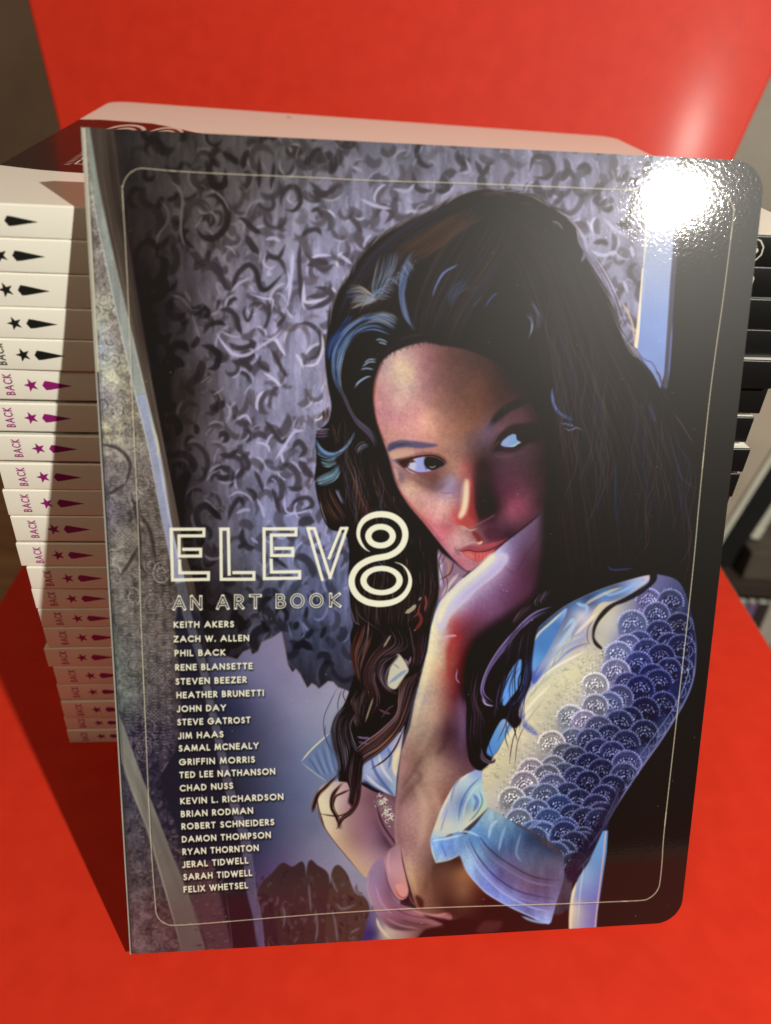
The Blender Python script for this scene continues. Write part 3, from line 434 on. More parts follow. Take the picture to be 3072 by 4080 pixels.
# near eye
poly([(1600,1850),(1640,1828),(1690,1816),(1740,1818),(1775,1838),(1782,1856),(1765,1868),(1720,1884),(1660,1892),(1615,1880)],'#5c3c34',4,.7)
E1=[(1617,1858),(1638,1842),(1665,1832),(1700,1828),(1738,1832),(1762,1846),(1773,1860),(1755,1868),(1735,1878),(1700,1887),(1665,1888),(1638,1878),(1624,1868)]
poly(E1,'#9aa2cc',1);EM=mask(E1,.8)
poly([(1625,1860),(1645,1848),(1660,1858),(1650,1880),(1632,1872)],'#b8b6bc',3,.7,EM);poly([(1665,1835),(1690,1834),(1700,1870),(1690,1885),(1660,1884)],'#8088c8',4,.5,EM)
poly(arc(1731,1849,42,34,0,350,24),'#120b09',1.5,1,EM,smooth=False);poly([(1735,1838),(1765,1845),(1772,1860),(1740,1868)],'#1e1310',2,1,EM)
stroke([(1708,1864),(1718,1870),(1730,1868),(1736,1862)],2.6,'#d8dcc8',.9,.6,EM);poly([(1690,1832),(1712,1828),(1706,1870),(1696,1880)],'#2a1c20',3,.55,EM)
stroke([(1598,1852),(1625,1838),(1665,1827),(1710,1822),(1745,1828),(1770,1845),(1778,1858)],7,'#2a130e',.95,1)
stroke([(1640,1820),(1690,1812),(1735,1814),(1770,1832),(1782,1850)],3,'#6a3c34',.8,1)
stroke([(1620,1868),(1645,1885),(1680,1893),(1720,1888),(1755,1874),(1775,1862)],4,'#7c3a5c',.8,1.2);stroke([(1612,1866),(1630,1884),(1660,1896)],4,'#c8b8b4',.8,1.2)
for k in range(16):
    x=1580+k*4.2;stroke([(x+14,1862-k*.9),(x+2,1850-k*.6),(x-6+k*.3,1834-k*.8)],4,'#3b1a10',.85,.6)
poly([(1590,1845),(1625,1838),(1630,1862),(1612,1872),(1595,1862)],'#2c140e',2.5,.85)
stroke([(1560,1838),(1580,1848),(1596,1862)],7,'#4a5c7c',.7,2);stroke([(1570,1870),(1580,1895),(1585,1925)],9,'#b89a84',.8,2.5);stroke([(1592,1880),(1600,1905),(1602,1930)],14,'#6a5a68',.5,4)
stroke([(1625,1905),(1665,1925),(1710,1950),(1745,1955),(1780,1930),(1810,1895)],16,'#5e4040',.5,6)
stroke([(1752,1972),(1780,1972),(1802,1972),(1812,1992)],4,'#6c5a78',.8,1.2);stroke([(1800,1970),(1815,1962),(1822,1955)],4,'#8a6a78',.7,1.5);poly([(1775,1925),(1800,1900),(1815,1915),(1805,1955),(1775,1965)],'#8c8098',6,.55)
# far eye
poly([(1955,1808),(1972,1760),(2005,1722),(2045,1700),(2100,1696),(2150,1700),(2150,1760),(2100,1778),(2050,1808),(1990,1808)],'#1c1211',5,.9)
stroke([(1953,1810),(1968,1768),(1996,1728),(2030,1706)],4,'#5a3c3c',.7,1.5);stroke([(1958,1812),(1975,1780),(1995,1765)],5,'#6a4238',.6,2)
poly([(1993,1780),(2003,1765),(2022,1748),(2042,1738),(2055,1741),(2058,1762),(2074,1771),(2062,1778),(2050,1788),(2022,1791),(2003,1788)],'#6f8fb8',1.2,smooth=False)
poly([(1998,1775),(2020,1755),(2030,1775),(2015,1788)],'#8a90b8',3,.7);stroke([(2020,1788),(2045,1787),(2062,1777),(2078,1770)],4,'#b4c8c8',.9,.8);stroke([(1990,1795),(2030,1800),(2070,1790)],7,'#3a1c24',.9,2)
stroke([(1965,1822),(2000,1830),(2060,1822)],9,'#5c4248',.5,4)
# nose
poly([(1858,1912),(1872,1908),(1882,1925),(1886,1980),(1890,2030),(1900,2070),(1896,2098),(1875,2110),(1850,2106),(1828,2098),(1818,2078),(1822,2058),(1835,2040),(1840,1990),(1845,1950)],'#a8403c',4,.85)
poly([(1870,1950),(1888,1960),(1892,2030),(1905,2070),(1890,2095),(1872,2080),(1866,2010)],'#7a2828',5,.7)
poly([(1850,1925),(1864,1918),(1870,1940),(1868,2000),(1860,2040),(1846,2068),(1832,2076),(1826,2062),(1838,2035),(1844,1985)],'#cdb79c',5)
stroke([(1858,1925),(1856,1980),(1846,2035),(1834,2066)],16,'#d6c6a6',.5,6);stroke([(1874,1912),(1884,1945),(1885,2000)],6,'#a8303a',.6,2.5);stroke([(1820,2062),(1820,2085),(1832,2098)],5,'#c0403c',.8,1.5)
stroke([(1846,1930),(1838,1975),(1832,2030)],5,'#a8a090',.6,2)
poly([(1842,2075),(1872,2070),(1890,2085),(1880,2104),(1856,2104)],'#96403c',4,.8)
stroke([(1832,2100),(1850,2108),(1868,2120),(1885,2120),(1902,2112)],4,'#c8a094',.85,1.2);stroke([(1890,2104),(1925,2086),(1955,2070),(1976,2056)],5,'#8c545c',.85,2);stroke([(1830,2104),(1845,2116),(1858,2122)],9,'#b89a8e',.6,3)
poly([(1900,1860),(1945,1860),(1955,1960),(1985,2040),(1970,2056),(1920,2080),(1902,2068),(1892,2000),(1890,1920)],'#1c1010',11,.6)
poly([(1880,2125),(1905,2130),(1925,2160),(1912,2172),(1892,2150)],'#6a2420',3,.85);poly([(1925,2125),(1960,2110),(2000,2120),(1985,2150),(1945,2160)],'#3c1e28',5,.6)
stroke([(1902,2172),(1914,2172),(1922,2163)],9,'#e0b890',.9,1.8);stroke([(1850,2180),(1885,2168),(1905,2176)],6,'#c89c90',.6,2)
# mouth
poly([(1825,2200),(1845,2190),(1875,2180),(1900,2183),(1925,2178),(1960,2172),(2005,2160),(2030,2150),(2000,2180),(1960,2205),(1900,2208),(1850,2204)],'#8a3d45',3,.92)
poly([(1900,2184),(1930,2180),(1975,2170),(1960,2185),(1915,2192)],'#a04a4c',3,.7)
poly([(1840,2206),(1870,2200),(1905,2206),(1940,2204),(1968,2198),(1972,2208),(1950,2228),(1925,2243),(1900,2246),(1875,2236),(1852,2220)],'#ac4a4c',3)
poly([(1850,2210),(1880,2212),(1895,2235),(1870,2230)],'#bc6a66',3,.8);poly([(1900,2212),(1935,2212),(1950,2222),(1920,2238),(1902,2238)],'#bd5c58',4,.7)
for x in(1893,1908,1922,1936):stroke([(x,2212),(x+2,2225),(x-1,2240)],3,'#8c2c2c',.55,1)
stroke([(1818,2198),(1838,2204),(1870,2200),(1895,2206),(1920,2206),(1950,2200),(1980,2186),(2020,2160),(2032,2145)],4,'#3a1014',.9,1.2)
stroke([(1812,2190),(1824,2208),(1836,2222)],6,'#6a3a44',.7,2.5);stroke([(1850,2240),(1890,2256),(1930,2246)],10,'#96646c',.6,4)
stroke([(2160,2050),(2110,2092),(2050,2138),(2010,2168),(1960,2212)],6,'#1c0e12',.85,2.5);stroke([(1965,2216),(1920,2250),(1870,2288)],4,'#6a3038',.6,1.5)
# finger along the jaw
poly([(1958,2214),(1995,2212),(2018,2216),(2026,2232),(2018,2258),(1990,2290),(1950,2325),(1900,2362),(1850,2410),(1800,2460),(1775,2510),(1750,2520),(1735,2470),(1760,2400),(1830,2330),(1890,2278)],'#b8b4c8',4,.8)
poly([(1950,2222),(1975,2222),(1960,2250),(1900,2300),(1840,2350),(1790,2410),(1760,2480),(1742,2480),(1765,2400),(1835,2330),(1900,2275)],'#d2cfae',5,.9)
stroke([(2005,2225),(1990,2262),(1930,2315),(1860,2375),(1810,2430)],18,'#a094cc',.55,6);stroke([(2024,2240),(2000,2285),(1940,2335),(1880,2385)],6,'#9c5c84',.5,3)
# throat strip left of the hand
poly([(1745,2200),(1760,2210),(1800,2240),(1850,2280),(1865,2288),(1830,2320),(1780,2370),(1748,2400),(1742,2300)],'#8c6c84',3,.9)
for P,c,w in [([(1760,2240),(1755,2290),(1758,2350)],'#b8b8c8',14),([(1770,2230),(1790,2260),(1780,2330)],'#a07468',12),([(1830,2290),(1790,2340),(1760,2390)],'#c4bcb0',12),([(1748,2210),(1752,2260)],'#a89cc0',9),([(1805,2260),(1790,2310)],'#7c5a70',8)]:stroke(P,w,c,.8,2.5)
# elbow hand
poly([(1490,3450),(1530,3420),(1545,3500),(1580,3590),(1650,3622),(1700,3640),(1745,3645),(1790,3640),(1806,3655),(1800,3672),(1780,3672),(1765,3690),(1700,3712),(1620,3715),(1550,3705),(1505,3640),(1475,3560),(1468,3500)],'#806080',2.5,field=field([(1500,3480,'#84708c'),(1500,3560,'#8c7490'),(1520,3620,'#907080'),(1600,3620,'#7c5668'),(1560,3560,'#6c4a60'),(1580,3660,'#7a5464'),(1650,3650,'#8c626a'),(1720,3670,'#8e6468'),(1790,3655,'#9c6868'),(1700,3705,'#5c3a3a'),(1600,3700,'#4a3440')],eps=500.))
poly([(1535,3430),(1555,3390),(1585,3375),(1602,3385),(1608,3440),(1622,3500),(1634,3550),(1628,3575),(1606,3590),(1582,3578),(1560,3540),(1540,3490)],'#a8808c',2,field=field([(1560,3400,'#8c6a78'),(1590,3400,'#9a7a84'),(1560,3460,'#b08a94'),(1600,3470,'#b0888c'),(1600,3530,'#b4847e'),(1570,3530,'#a07480'),(1610,3570,'#b47a70')],eps=300.))
poly([(1578,3535),(1595,3525),(1618,3530),(1628,3555),(1615,3578),(1595,3570)],'#c08c84',1.5);stroke([(1578,3535),(1592,3568),(1612,3580),(1628,3570)],3,'#8a3c38',.8,1);stroke([(1600,3380),(1612,3450),(1634,3540),(1634,3575),(1650,3610)],5,'#3a1c24',.8,1.5)
stroke([(1535,3440),(1550,3520),(1585,3585),(1640,3612)],6,'#4c2c40',.7,2);stroke([(1475,3480),(1470,3550),(1490,3610),(1520,3660)],4,'#b48a90',.7,1);stroke([(1700,3640),(1740,3655),(1790,3642),(1806,3655)],4,'#b87c74',.8,1);stroke([(1760,3662),(1782,3668),(1790,3680)],4,'#5a2c2c',.7,1)
for P,w,c,a in [([(1560,3610),(1620,3645),(1690,3660),(1770,3668)],5,'#4a2a34',.6),([(1600,3668),(1660,3685),(1730,3690)],10,'#4c3434',.6),([(1500,3530),(1525,3600),(1570,3650)],10,'#a48ab0',.5),([(1640,3628),(1700,3648),(1760,3652)],7,'#b48c88',.5),([(1540,3660),(1600,3690),(1680,3705)],9,'#a88a84',.5),([(1560,3395),(1550,3440),(1560,3490)],8,'#c09ca4',.5)]:stroke(P,w,c,a,2)
stroke([(1630,3560),(1650,3600),(1680,3620),(1690,3640)],9,'#7c4440',.7,2);poly([(1660,3570),(1690,3590),(1690,3625),(1670,3610)],'#2a1414',4,.8)
poly([(1505,3640),(1560,3700),(1640,3712),(1700,3700),(1830,3700),(1820,3830),(1400,3830),(1450,3740),(1475,3640),(1490,3610)],'#2b2440',4,.95,field=field([(1470,3700,'#3a3a70'),(1500,3720,'#2c2c58'),(1530,3720,'#b0aa98'),(1580,3745,'#9c9488'),(1640,3730,'#8a6a68'),(1700,3740,'#4a2c2c'),(1800,3720,'#301818')],eps=200.))
stroke([(1505,3660),(1520,3700),(1560,3745)],12,'#c0baa0',.9,2)
poly([(1690,3650),(1810,3670),(1880,3640),(2000,3640),(2110,3650),(2230,3650),(2270,3640),(2280,3830),(1680,3830),(1690,3715),(1780,3695)],'#2c1616',4)
poly([(1900,3715),(1950,3660),(2010,3630),(2000,3700),(1960,3720)],'#4c2a2c',6,.8)
poly([(2000,3560),(1940,3500),(1870,3430),(1830,3420),(1790,3420),(1740,3440),(1720,3500),(1750,3600),(1830,3660),(2100,3670),(2050,3600)],'#3a2420',6,.85,field=field([(1760,3480,'#54382e'),(1830,3440,'#3a201c'),(1850,3480,'#8a5f40'),(1900,3560,'#4a2a20'),(1800,3540,'#5a3e30'),(1850,3560,'#7a5a42'),(1790,3600,'#3a221e'),(1950,3620,'#2a1414'),(1740,3600,'#4f3a2e')],eps=300.))
# ================= crochet blouse sleeve
slv=[(1925,3072),(1985,3000),(2025,2920),(2065,2878),(2072,2825),(2112,2740),(2125,2680),(2122,2600),(2140,2520),(2180,2480),(2250,2425),(2350,2375),(2450,2338),(2575,2305),(2625,2300),(2700,2325),(2740,2400),(2768,2520),(2776,2650),(2745,2780),(2690,2880),(2618,2987),(2540,3100),(2460,3220),(2410,3320),(2375,3420),(2323,3504),(2250,3500),(2240,3400),(2124,3316),(2004,3260),(1948,3224),(1920,3180)]
sf=field([(1980,3080,'#bcb896'),(2000,3020,'#c4bf9c'),(2050,2950,'#c2bd9c'),(2120,2800,'#c6c2a2'),(2200,2720,'#c2bfa0'),(2280,2680,'#c4bf9c'),(2350,2620,'#bcb89c'),(2300,2760,'#b4b29c'),(2200,2850,'#b0ae98'),(2350,2450,'#b8b098'),(2420,2430,'#b4ac98'),(2250,2560,'#a8a8a8'),(2200,2600,'#9aa4b4'),(2300,2540,'#8a84a0'),(2440,2500,'#a8a8a4'),(2400,2560,'#a8a498'),
(2100,3000,'#aeaa9c'),(2000,3200,'#a6a6a2'),(2150,2950,'#aca898'),(2300,2850,'#9a99a2'),(2400,2750,'#8688a2'),(2480,2560,'#686c94'),(2550,2500,'#4a5078'),(2600,2350,'#5a5c84'),(2700,2500,'#22253c'),(2600,2620,'#252a50'),(2500,2720,'#38386a'),(2700,2700,'#1e2140'),(2500,2850,'#1f2442'),(2400,2950,'#282c4c'),(2300,3050,'#232844'),(2600,2900,'#20233c'),(2250,3150,'#353c5c'),(2400,3150,'#1e2038'),(2150,3280,'#3a4e78'),(2350,3350,'#24263c'),(2500,3050,'#3c4068'),(2640,2940,'#3a4064'),(2400,3300,'#2a2c44')],eps=500.)
poly(slv,'#444444',2,smooth=True,field=sf,n=4)
SM=mask(slv,1,True);sf=(sf*1.0).astype(np.float32)
S3=lambda pts:[(1900+x/2,2200+y/2) for x,y in pts]
# collar
poly(S3([(500,610),(700,450),(900,350),(1100,275),(1360,205),(1370,250),(1300,300),(1200,370),(1080,410),(980,430),(900,540),(860,680),(760,740),(640,800),(560,940),(450,1070),(430,900),(440,760)]),'#5f6f98',2,field=field([(*S3([q[:2]])[0],q[2]) for q in [(560,640,'#3b4a6c'),(600,600,'#55607a'),(700,560,'#5c6a88'),(800,470,'#6a84b4'),(700,500,'#45506c'),(900,420,'#3c445c'),(1000,380,'#5478ac'),(1100,320,'#4a5064'),(1200,310,'#6c84b0'),(1330,240,'#b0a8b4'),(820,520,'#b4b0b0'),(780,620,'#7c7c98'),(900,480,'#8c88a0'),(700,740,'#9ca8bc'),(560,920,'#8c9cb8'),(470,1020,'#4858a0')]],eps=120.))
poly(S3([(470,690),(560,600),(700,470),(715,500),(650,640),(560,820),(490,920),(450,960),(440,800)]),'#4670ac',2,field=field([(*S3([q[:2]])[0],q[2]) for q in [(520,760,'#4272ae'),(600,650,'#4c76b0'),(690,500,'#7a96c4'),(460,880,'#5a8cc4'),(640,600,'#3f68a4')]],eps=200.))
stroke(S3([(450,740),(500,660),(590,580),(700,480)]),9,'#b8c0ae',.9,1.5);stroke(S3([(690,640),(760,560),(770,600),(700,700),(640,790)]),16,'#8fb0c8',.8,2);stroke(S3([(790,420),(830,440),(880,460),(850,540)]),14,'#8cacd0',.8,2)
stroke(S3([(1010,340),(1060,360),(1180,320),(1300,250),(1360,250)]),12,'#7aa0d0',.8,2);stroke(S3([(560,900),(660,780),(780,710),(870,690)]),10,'#a8b4a8',.8,2);stroke(S3([(430,1120),(520,1010),(640,890),(760,790),(880,750)]),10,'#7c84b8',.8,2.5)
stroke(S3([(340,1280),(400,1120),(460,1050)]),14,'#5c6cb0',.8,3);stroke(S3([(360,1240),(370,1360),(420,1420),(500,1480)]),22,'#4c55a0',.8,4)
for k in range(16):
    x=380+k*24;y=1240-k*34;stroke(S3([(x,y),(x+40,y-60),(x+60,y-120)]),5,['#8a9a84','#dcd8b8','#74806c'][k%3],.5,1.5,SM)
for _ in range(260):
    t=rd.random();x=1940+t*440+rd.uniform(-40,60);y=3150-t*560+rd.uniform(-70,40)
    stroke(arc(x,y,rd.uniform(4,10),rd.uniform(4,10),0,rd.uniform(150,330),6),rd.uniform(2,4),['#8f9078','#d8d4b4','#a0a088','#7c8474'][rd.randrange(4)],rd.uniform(.3,.6),.8,SM)
for P,w,c,a in [([(2135,2700),(2170,2650),(2230,2600),(2300,2560),(2350,2540)],14,'#8a93b8',.6),([(2120,2760),(2180,2690),(2260,2640),(2340,2600)],9,'#e0dcc4',.7),([(2200,2600),(2250,2560),(2290,2500),(2330,2450)],16,'#a9b4c0',.6),([(2290,2540),(2330,2500),(2380,2450)],12,'#d8d2b8',.7),([(2240,2620),(2300,2585),(2350,2570)],7,'#5f6f9c',.6),
 ([(2100,2800),(2150,2740),(2210,2690)],8,'#9aa58c',.6),([(2080,2860),(2130,2800),(2200,2730)],10,'#e4e0c8',.6),([(2060,2920),(2110,2870),(2170,2790)],6,'#8f9a88',.6),([(2020,2960),(2070,2900),(2120,2840)],12,'#dcd8c0',.5),([(2330,2420),(2360,2400),(2420,2370),(2480,2350)],12,'#d2ccb8',.6)]:stroke(P,w,c,a,2,SM)
# shells of the crochet
top=[(1540,340),(1600,540),(1630,720),(1600,900),(1420,450),(1460,610),(1470,790),(1450,1000),(1470,1170),(1250,520),(1280,690),(1290,850),(1300,1040),(1330,1210),(1320,1390),(1120,760),(1120,920),(1140,1100),(1140,1310),(1180,1470),(1190,1650),(1180,1740),(940,1000),(950,1180),(960,1350),(970,1540),(1000,1690),(1010,1900),(740,1270),(780,1450),(790,1600),(800,1750),(820,1940),(860,2090),(590,1480),(620,1660),(620,1820),(660,1980),(700,2170),(440,1700),(460,1900),(500,2020),(520,2200),(290,1910),(340,2080),(480,2240),(640,2360),(860,2240),(1440/1,2330-0)][:-1]
top=[S3([t])[0] for t in top]+[(2172,3300),(2252,3300),(2332,3244),(2252,3375),(2332,3332),(2390,3250),(2130,3290),(2290,3420)]
top=[t for t in top]+[S3([t])[0] for t in [(1360,330),(1530,700),(1530,900),(1370,760),(1210,700),(1200,1000),(1390,940),(1040,1160),(1230,1290),(1060,1430),(870,1300),(900,1450),(1090,1560),(890,1640),(700,1560),(700,1720),(900,1790),(1090,1830),(740,1880),(560,1740),(560,1900),(380,1800),(400,2000),(590,2080),(760,2060),(940,1980),(1000,2050),(780,2280)]]
top.sort(key=lambda p:p[1])
def lum(x,y):
    c=toC([x,y]).astype(int);c=[min(max(c[0],0),CW-1),min(max(c[1],0),CH-1)];return sf[c[1],c[0]]
for cx,cy in top:
    cx+=rd.uniform(-7,7);cy0=cy+26+rd.uniform(-6,6);R=rd.uniform(51,60);tl=rd.uniform(-4,20)
    b=lum(cx,cy0+10)*np.array([[1,1,1],[.95,1.,1.07],[1.03,.98,1.05],[1.,1.,1.]][rd.randrange(4)])*rd.uniform(.85,1.12);lu=float(b.mean());hi=lu>.31
    shell=arc(cx,cy0+12,R,R*.98,180,360,14,tl);P=np.vstack([shell,[[cx+R*.9,cy0+50],[cx,cy0+66],[cx-R*.9,cy0+50]]])
    poly(P,np.clip(b*(.97 if hi else 1.),0,1),3,.85,SM,smooth=False)
    poly(np.vstack([arc(cx,cy0+16,R*.74,R*.7,180,360,10,tl),[[cx+R*.6,cy0+46],[cx-R*.6,cy0+46]]]),b*(.74 if hi else .5),5,.75,SM,smooth=False)
    rim=np.clip(b*1.1+np.array([.2,.21,.25]) if not hi else b*1.22+.17,0,.93)
    stroke(arc(cx,cy0+12,R,R,178,362,16,tl),7,rim,.6,1.6,SM,smooth=False,taper=False)
    stroke(arc(cx,cy0+15,R*.84,R*.84,182,358,14,tl),4,b*.45,.5,1.2,SM,smooth=False)
    for a in np.linspace(182,358,17):
        aa=math.radians(a+tl);x=cx+R*math.cos(aa);y=cy0+12+R*math.sin(aa)
        stroke([(x-3*math.cos(aa),y-3*math.sin(aa)),(x+4*math.cos(aa),y+4*math.sin(aa))],4.5,np.clip(rim+rd.uniform(.02,.22),0,.95),rd.uniform(.4,.9),.5,SM,smooth=False)
    for _k in range(16):
        x=cx+rd.uniform(-.8,.8)*R;y=cy0+rd.uniform(14,52);s_=rd.uniform(5,10);stroke([(x-s_*.4,y),(x+s_*.4,y+2)],s_,np.clip(rim+rd.uniform(-.2,.16),0,.95),rd.uniform(.3,.8),.9,SM,smooth=False)
    for ring_ in(.25,.45,.64):
        for a in np.linspace(190,350,int(5+ring_*14)):
            if rd.random()<.12:continue
            aa=math.radians(a+rd.uniform(-5,5));x=cx+ring_*R*math.cos(aa)+rd.uniform(-2,2);y=cy0+20+ring_*R*math.sin(aa)+rd.uniform(-2,2)
            s_=rd.uniform(6,10);stroke([(x-s_*.4,y),(x+s_*.4,y+1.5)],s_,np.clip(rim+rd.uniform(-.12,.2),0,.95),rd.uniform(.6,1),.7,SM,smooth=False)
            stroke([(x+4,y+5),(x+8,y+7)],5,b*.3,.7,.8,SM,smooth=False)
for _ in range(2200):
    x=rd.uniform(1950,2760);y=rd.uniform(2350,3480)
    if x<2390-(y-2600)*.68+0:continue
    b=lum(x,y);d=rd.random()
    stroke([(x,y),(x+rd.uniform(-4,4),y+rd.uniform(2,6))],rd.uniform(3,6),np.clip(b*1.2+.2,0,.9) if d<.55 else b*.35,rd.uniform(.3,.7),.6,SM,smooth=False)
for s,o in((0,0),(14,.0)):
    for k in range(60):
        t=k/59;x=2405-t*430+s;y=2600+t*570+s*.6;stroke([(x-3,y),(x+3,y+4)],5,'#d4d0b4' if k%2 else '#7c7c68',.6,.6,SM,smooth=False)
edge=spl([(2733,2500),(2740,2620),(2722,2740),(2670,2860),(2600,2960),(2530,3060),(2460,3160),(2400,3260),(2350,3340)],9)
for i in range(0,len(edge)-3,4):
    x,y=edge[i];stroke(arc(x,y,20,24,-100,120,8,20),4,'#8088b0',.6,1,SM,smooth=False);stroke(arc(x-4,y+6,10,12,-100,120,7,20),3,'#6c74a0',.5,.8,SM,smooth=False)
stroke([(2770,2560),(2768,2680),(2735,2790),(2640,2950),(2540,3090),(2440,3250),(2395,3350)],7,'#7c7ea6',.7,1.5);stroke([(2745,2600),(2740,2700),(2690,2820),(2600,2950),(2500,3090)],4,'#8a90c0',.6,1);stroke([(2760,2480),(2775,2600),(2760,2700)],5,'#4a4a68',.6,1.5)
poly([(2500,3100),(2460,3220),(2410,3320),(2375,3420),(2323,3504),(2270,3520),(2260,3450),(2340,3350),(2400,3250)],'#1b1828',5,.85)
for P in [[(2470,3180),(2420,3280),(2340,3400)],[(2430,3290),(2370,3400),(2300,3480)],[(2480,3130),(2440,3220),(2400,3300)]]:stroke(P,6,'#4c4c6c',.7,2)
# cuff
cuffT=[(1924,3076),(1900,3072),(1860,3092),(1804,3148),(1756,3236),(1728,3316),(1718,3350),(1740,3365),(1790,3330),(1840,3322),(1900,3270),(1948,3224),(1925,3150)]
poly(cuffT,'#9ab0bc',2,smooth=False,field=field([(1900,3090,'#7f94c4'),(1860,3110,'#a8bcc0'),(1800,3180,'#a8b0b0'),(1770,3240,'#9aa4bc'),(1740,3300,'#c8caae'),(1790,3290,'#b8beb4'),(1850,3200,'#5c74ac'),(1890,3200,'#8ab4c0'),(1910,3230,'#a8b898'),(1830,3260,'#8ca8b8'),(1870,3270,'#bcc4b0'),(1740,3350,'#8ab0d0'),(1920,3130,'#9ac0c8')],eps=200.))
for P,c,w in [([(1880,3085),(1830,3120),(1780,3200),(1745,3290)],'#d0d0b8',10),([(1920,3100),(1870,3150),(1840,3210),(1830,3280)],'#3f568c',6),([(1925,3120),(1885,3160),(1855,3220),(1850,3280)],'#b4c4b8',8),([(1910,3150),(1925,3200),(1900,3250),(1870,3280)],'#4868a0',6),([(1890,3170),(1905,3200),(1890,3240)],'#4f68b0',16),([(1840,3100),(1810,3150),(1800,3210)],'#6c84b8',9),([(1790,3220),(1770,3280),(1760,3320)],'#7c8cb4',7)]:stroke(P,w,c,.75,2)
cuff=[(1716,3354),(1728,3345),(1790,3338),(1830,3318),(1860,3330),(1900,3290),(1948,3224),(2004,3256),(2060,3290),(2124,3330),(2180,3380),(2252,3420),(2250,3508),(2235,3560),(2220,3604),(2200,3680),(2190,3688),(2140,3672),(2100,3650),(2020,3612),(1940,3564),(1888,3510),(1860,3470),(1836,3412),(1800,3430),(1740,3444),(1725,3400)]
cf=field([(1725,3360,'#7ca8d4'),(1760,3390,'#6c98d8'),(1750,3435,'#9cb8c4'),(1810,3400,'#6888c0'),(1840,3340,'#6c94c4'),(1900,3340,'#5080b8'),(1870,3420,'#8ab0c8'),(1960,3260,'#8caebc'),(1960,3320,'#5c84ac'),(2000,3380,'#3c5478'),(2050,3320,'#4a6c94'),(2020,3440,'#5c5c84'),(1900,3480,'#7c9cd0'),(1960,3500,'#5464a8'),(2000,3480,'#4c4870'),(2080,3400,'#4c5c80'),(2120,3480,'#54546c'),(2150,3400,'#44506c'),(2220,3440,'#505068'),(2100,3540,'#5c4c68'),(2200,3540,'#544c6c'),(2040,3580,'#6c80c0'),(2100,3620,'#5c64a0'),(2180,3620,'#7070a0'),(2180,3675,'#88a0d0'),(2120,3355,'#2c3854'),(2200,3395,'#2a3048')],eps=400.)
cf=cf*(1+.2*(noise(20,60,41)-.5)+.1*(noise(6,6,42)-.5))[...,None]
poly(cuff,'#5c84ac',2,smooth=False,field=cf)
for P,c,w in [([(1850,3350),(1880,3420),(1940,3500),(2020,3570),(2120,3620),(2210,3640)],'#90a8d8',9),([(1870,3340),(1910,3420),(1980,3500),(2080,3560),(2220,3590)],'#2c2c50',6),([(1895,3330),(1940,3400),(2010,3460),(2120,3520),(2240,3540)],'#6a6890',10),([(1905,3325),(1950,3385),(2020,3440),(2130,3500),(2245,3515)],'#2f2840',6),
 ([(1862,3345),(1900,3430),(1970,3515),(2060,3580),(2200,3612)],'#7c80b4',7),([(1836,3412),(1860,3470),(1900,3520),(1950,3568),(2030,3615),(2110,3652),(2190,3684)],'#a0bce0',6),([(1760,3365),(1775,3400),(1785,3425)],'#3f5a94',4),([(1718,3356),(1790,3345),(1850,3330)],'#c8dcd8',7),([(1722,3360),(1728,3400),(1742,3440)],'#b8d0d8',6),([(1742,3442),(1790,3432),(1832,3412)],'#b8c0b0',4),
 ([(2080,3655),(2130,3675),(2195,3686)],'#90b8e8',10),([(2020,3290),(2000,3350),(1990,3400)],'#7ca0c0',12),([(2080,3320),(2060,3400),(2080,3440)],'#6c88a8',10),([(1990,3270),(1960,3300),(1950,3350)],'#9ab8c8',12),([(1830,3320),(1870,3320),(1920,3340)],'#a8c8d8',9)]:stroke(P,w,c,.75,2)
# bright collar flap behind the curl and seam
poly(S3([(75,1640),(90,1560),(150,1430),(200,1350),(240,1340),(290,1390),(250,1460),(190,1560),(150,1620),(110,1650)]),'#5484c0',2,field=field([(*S3([q[:2]])[0],q[2]) for q in [(120,1600,'#4c80c4'),(180,1450,'#5c8cc0'),(230,1360,'#7c98c0'),(250,1430,'#6c90b4')]],eps=200.))
poly(S3([(200,1180),(250,1000),(340,870),(360,920),(330,1080),(270,1180),(220,1240)]),'#5a8cd0',2.5)
# chair post at the foot
poly([(2404,3318),(2425,3316),(2420,3400),(2400,3540),(2385,3640),(2372,3830),(2270,3830),(2274,3640),(2282,3560),(2310,3500),(2350,3440)],'#6c78a4',2,smooth=False,field=field([(2408,3340,'#5c8cc0'),(2380,3450,'#5c84b4'),(2340,3500,'#7494b8'),(2350,3600,'#6c70a8'),(2300,3580,'#7c88b0'),(2278,3620,'#c8c4a4'),(2290,3700,'#a8a4a0'),(2330,3700,'#7c80b0'),(2370,3680,'#6a68a0')],eps=200.))
stroke([(2416,3320),(2405,3430),(2392,3540),(2376,3680),(2372,3760)],6,'#b49a98',.9,1,taper=False);stroke([(2300,3520),(2284,3580),(2276,3660),(2276,3760)],12,'#cfc8a8',.9,2);stroke([(2330,3450),(2315,3560),(2305,3700)],6,'#a0c0cc',.6,1.5)
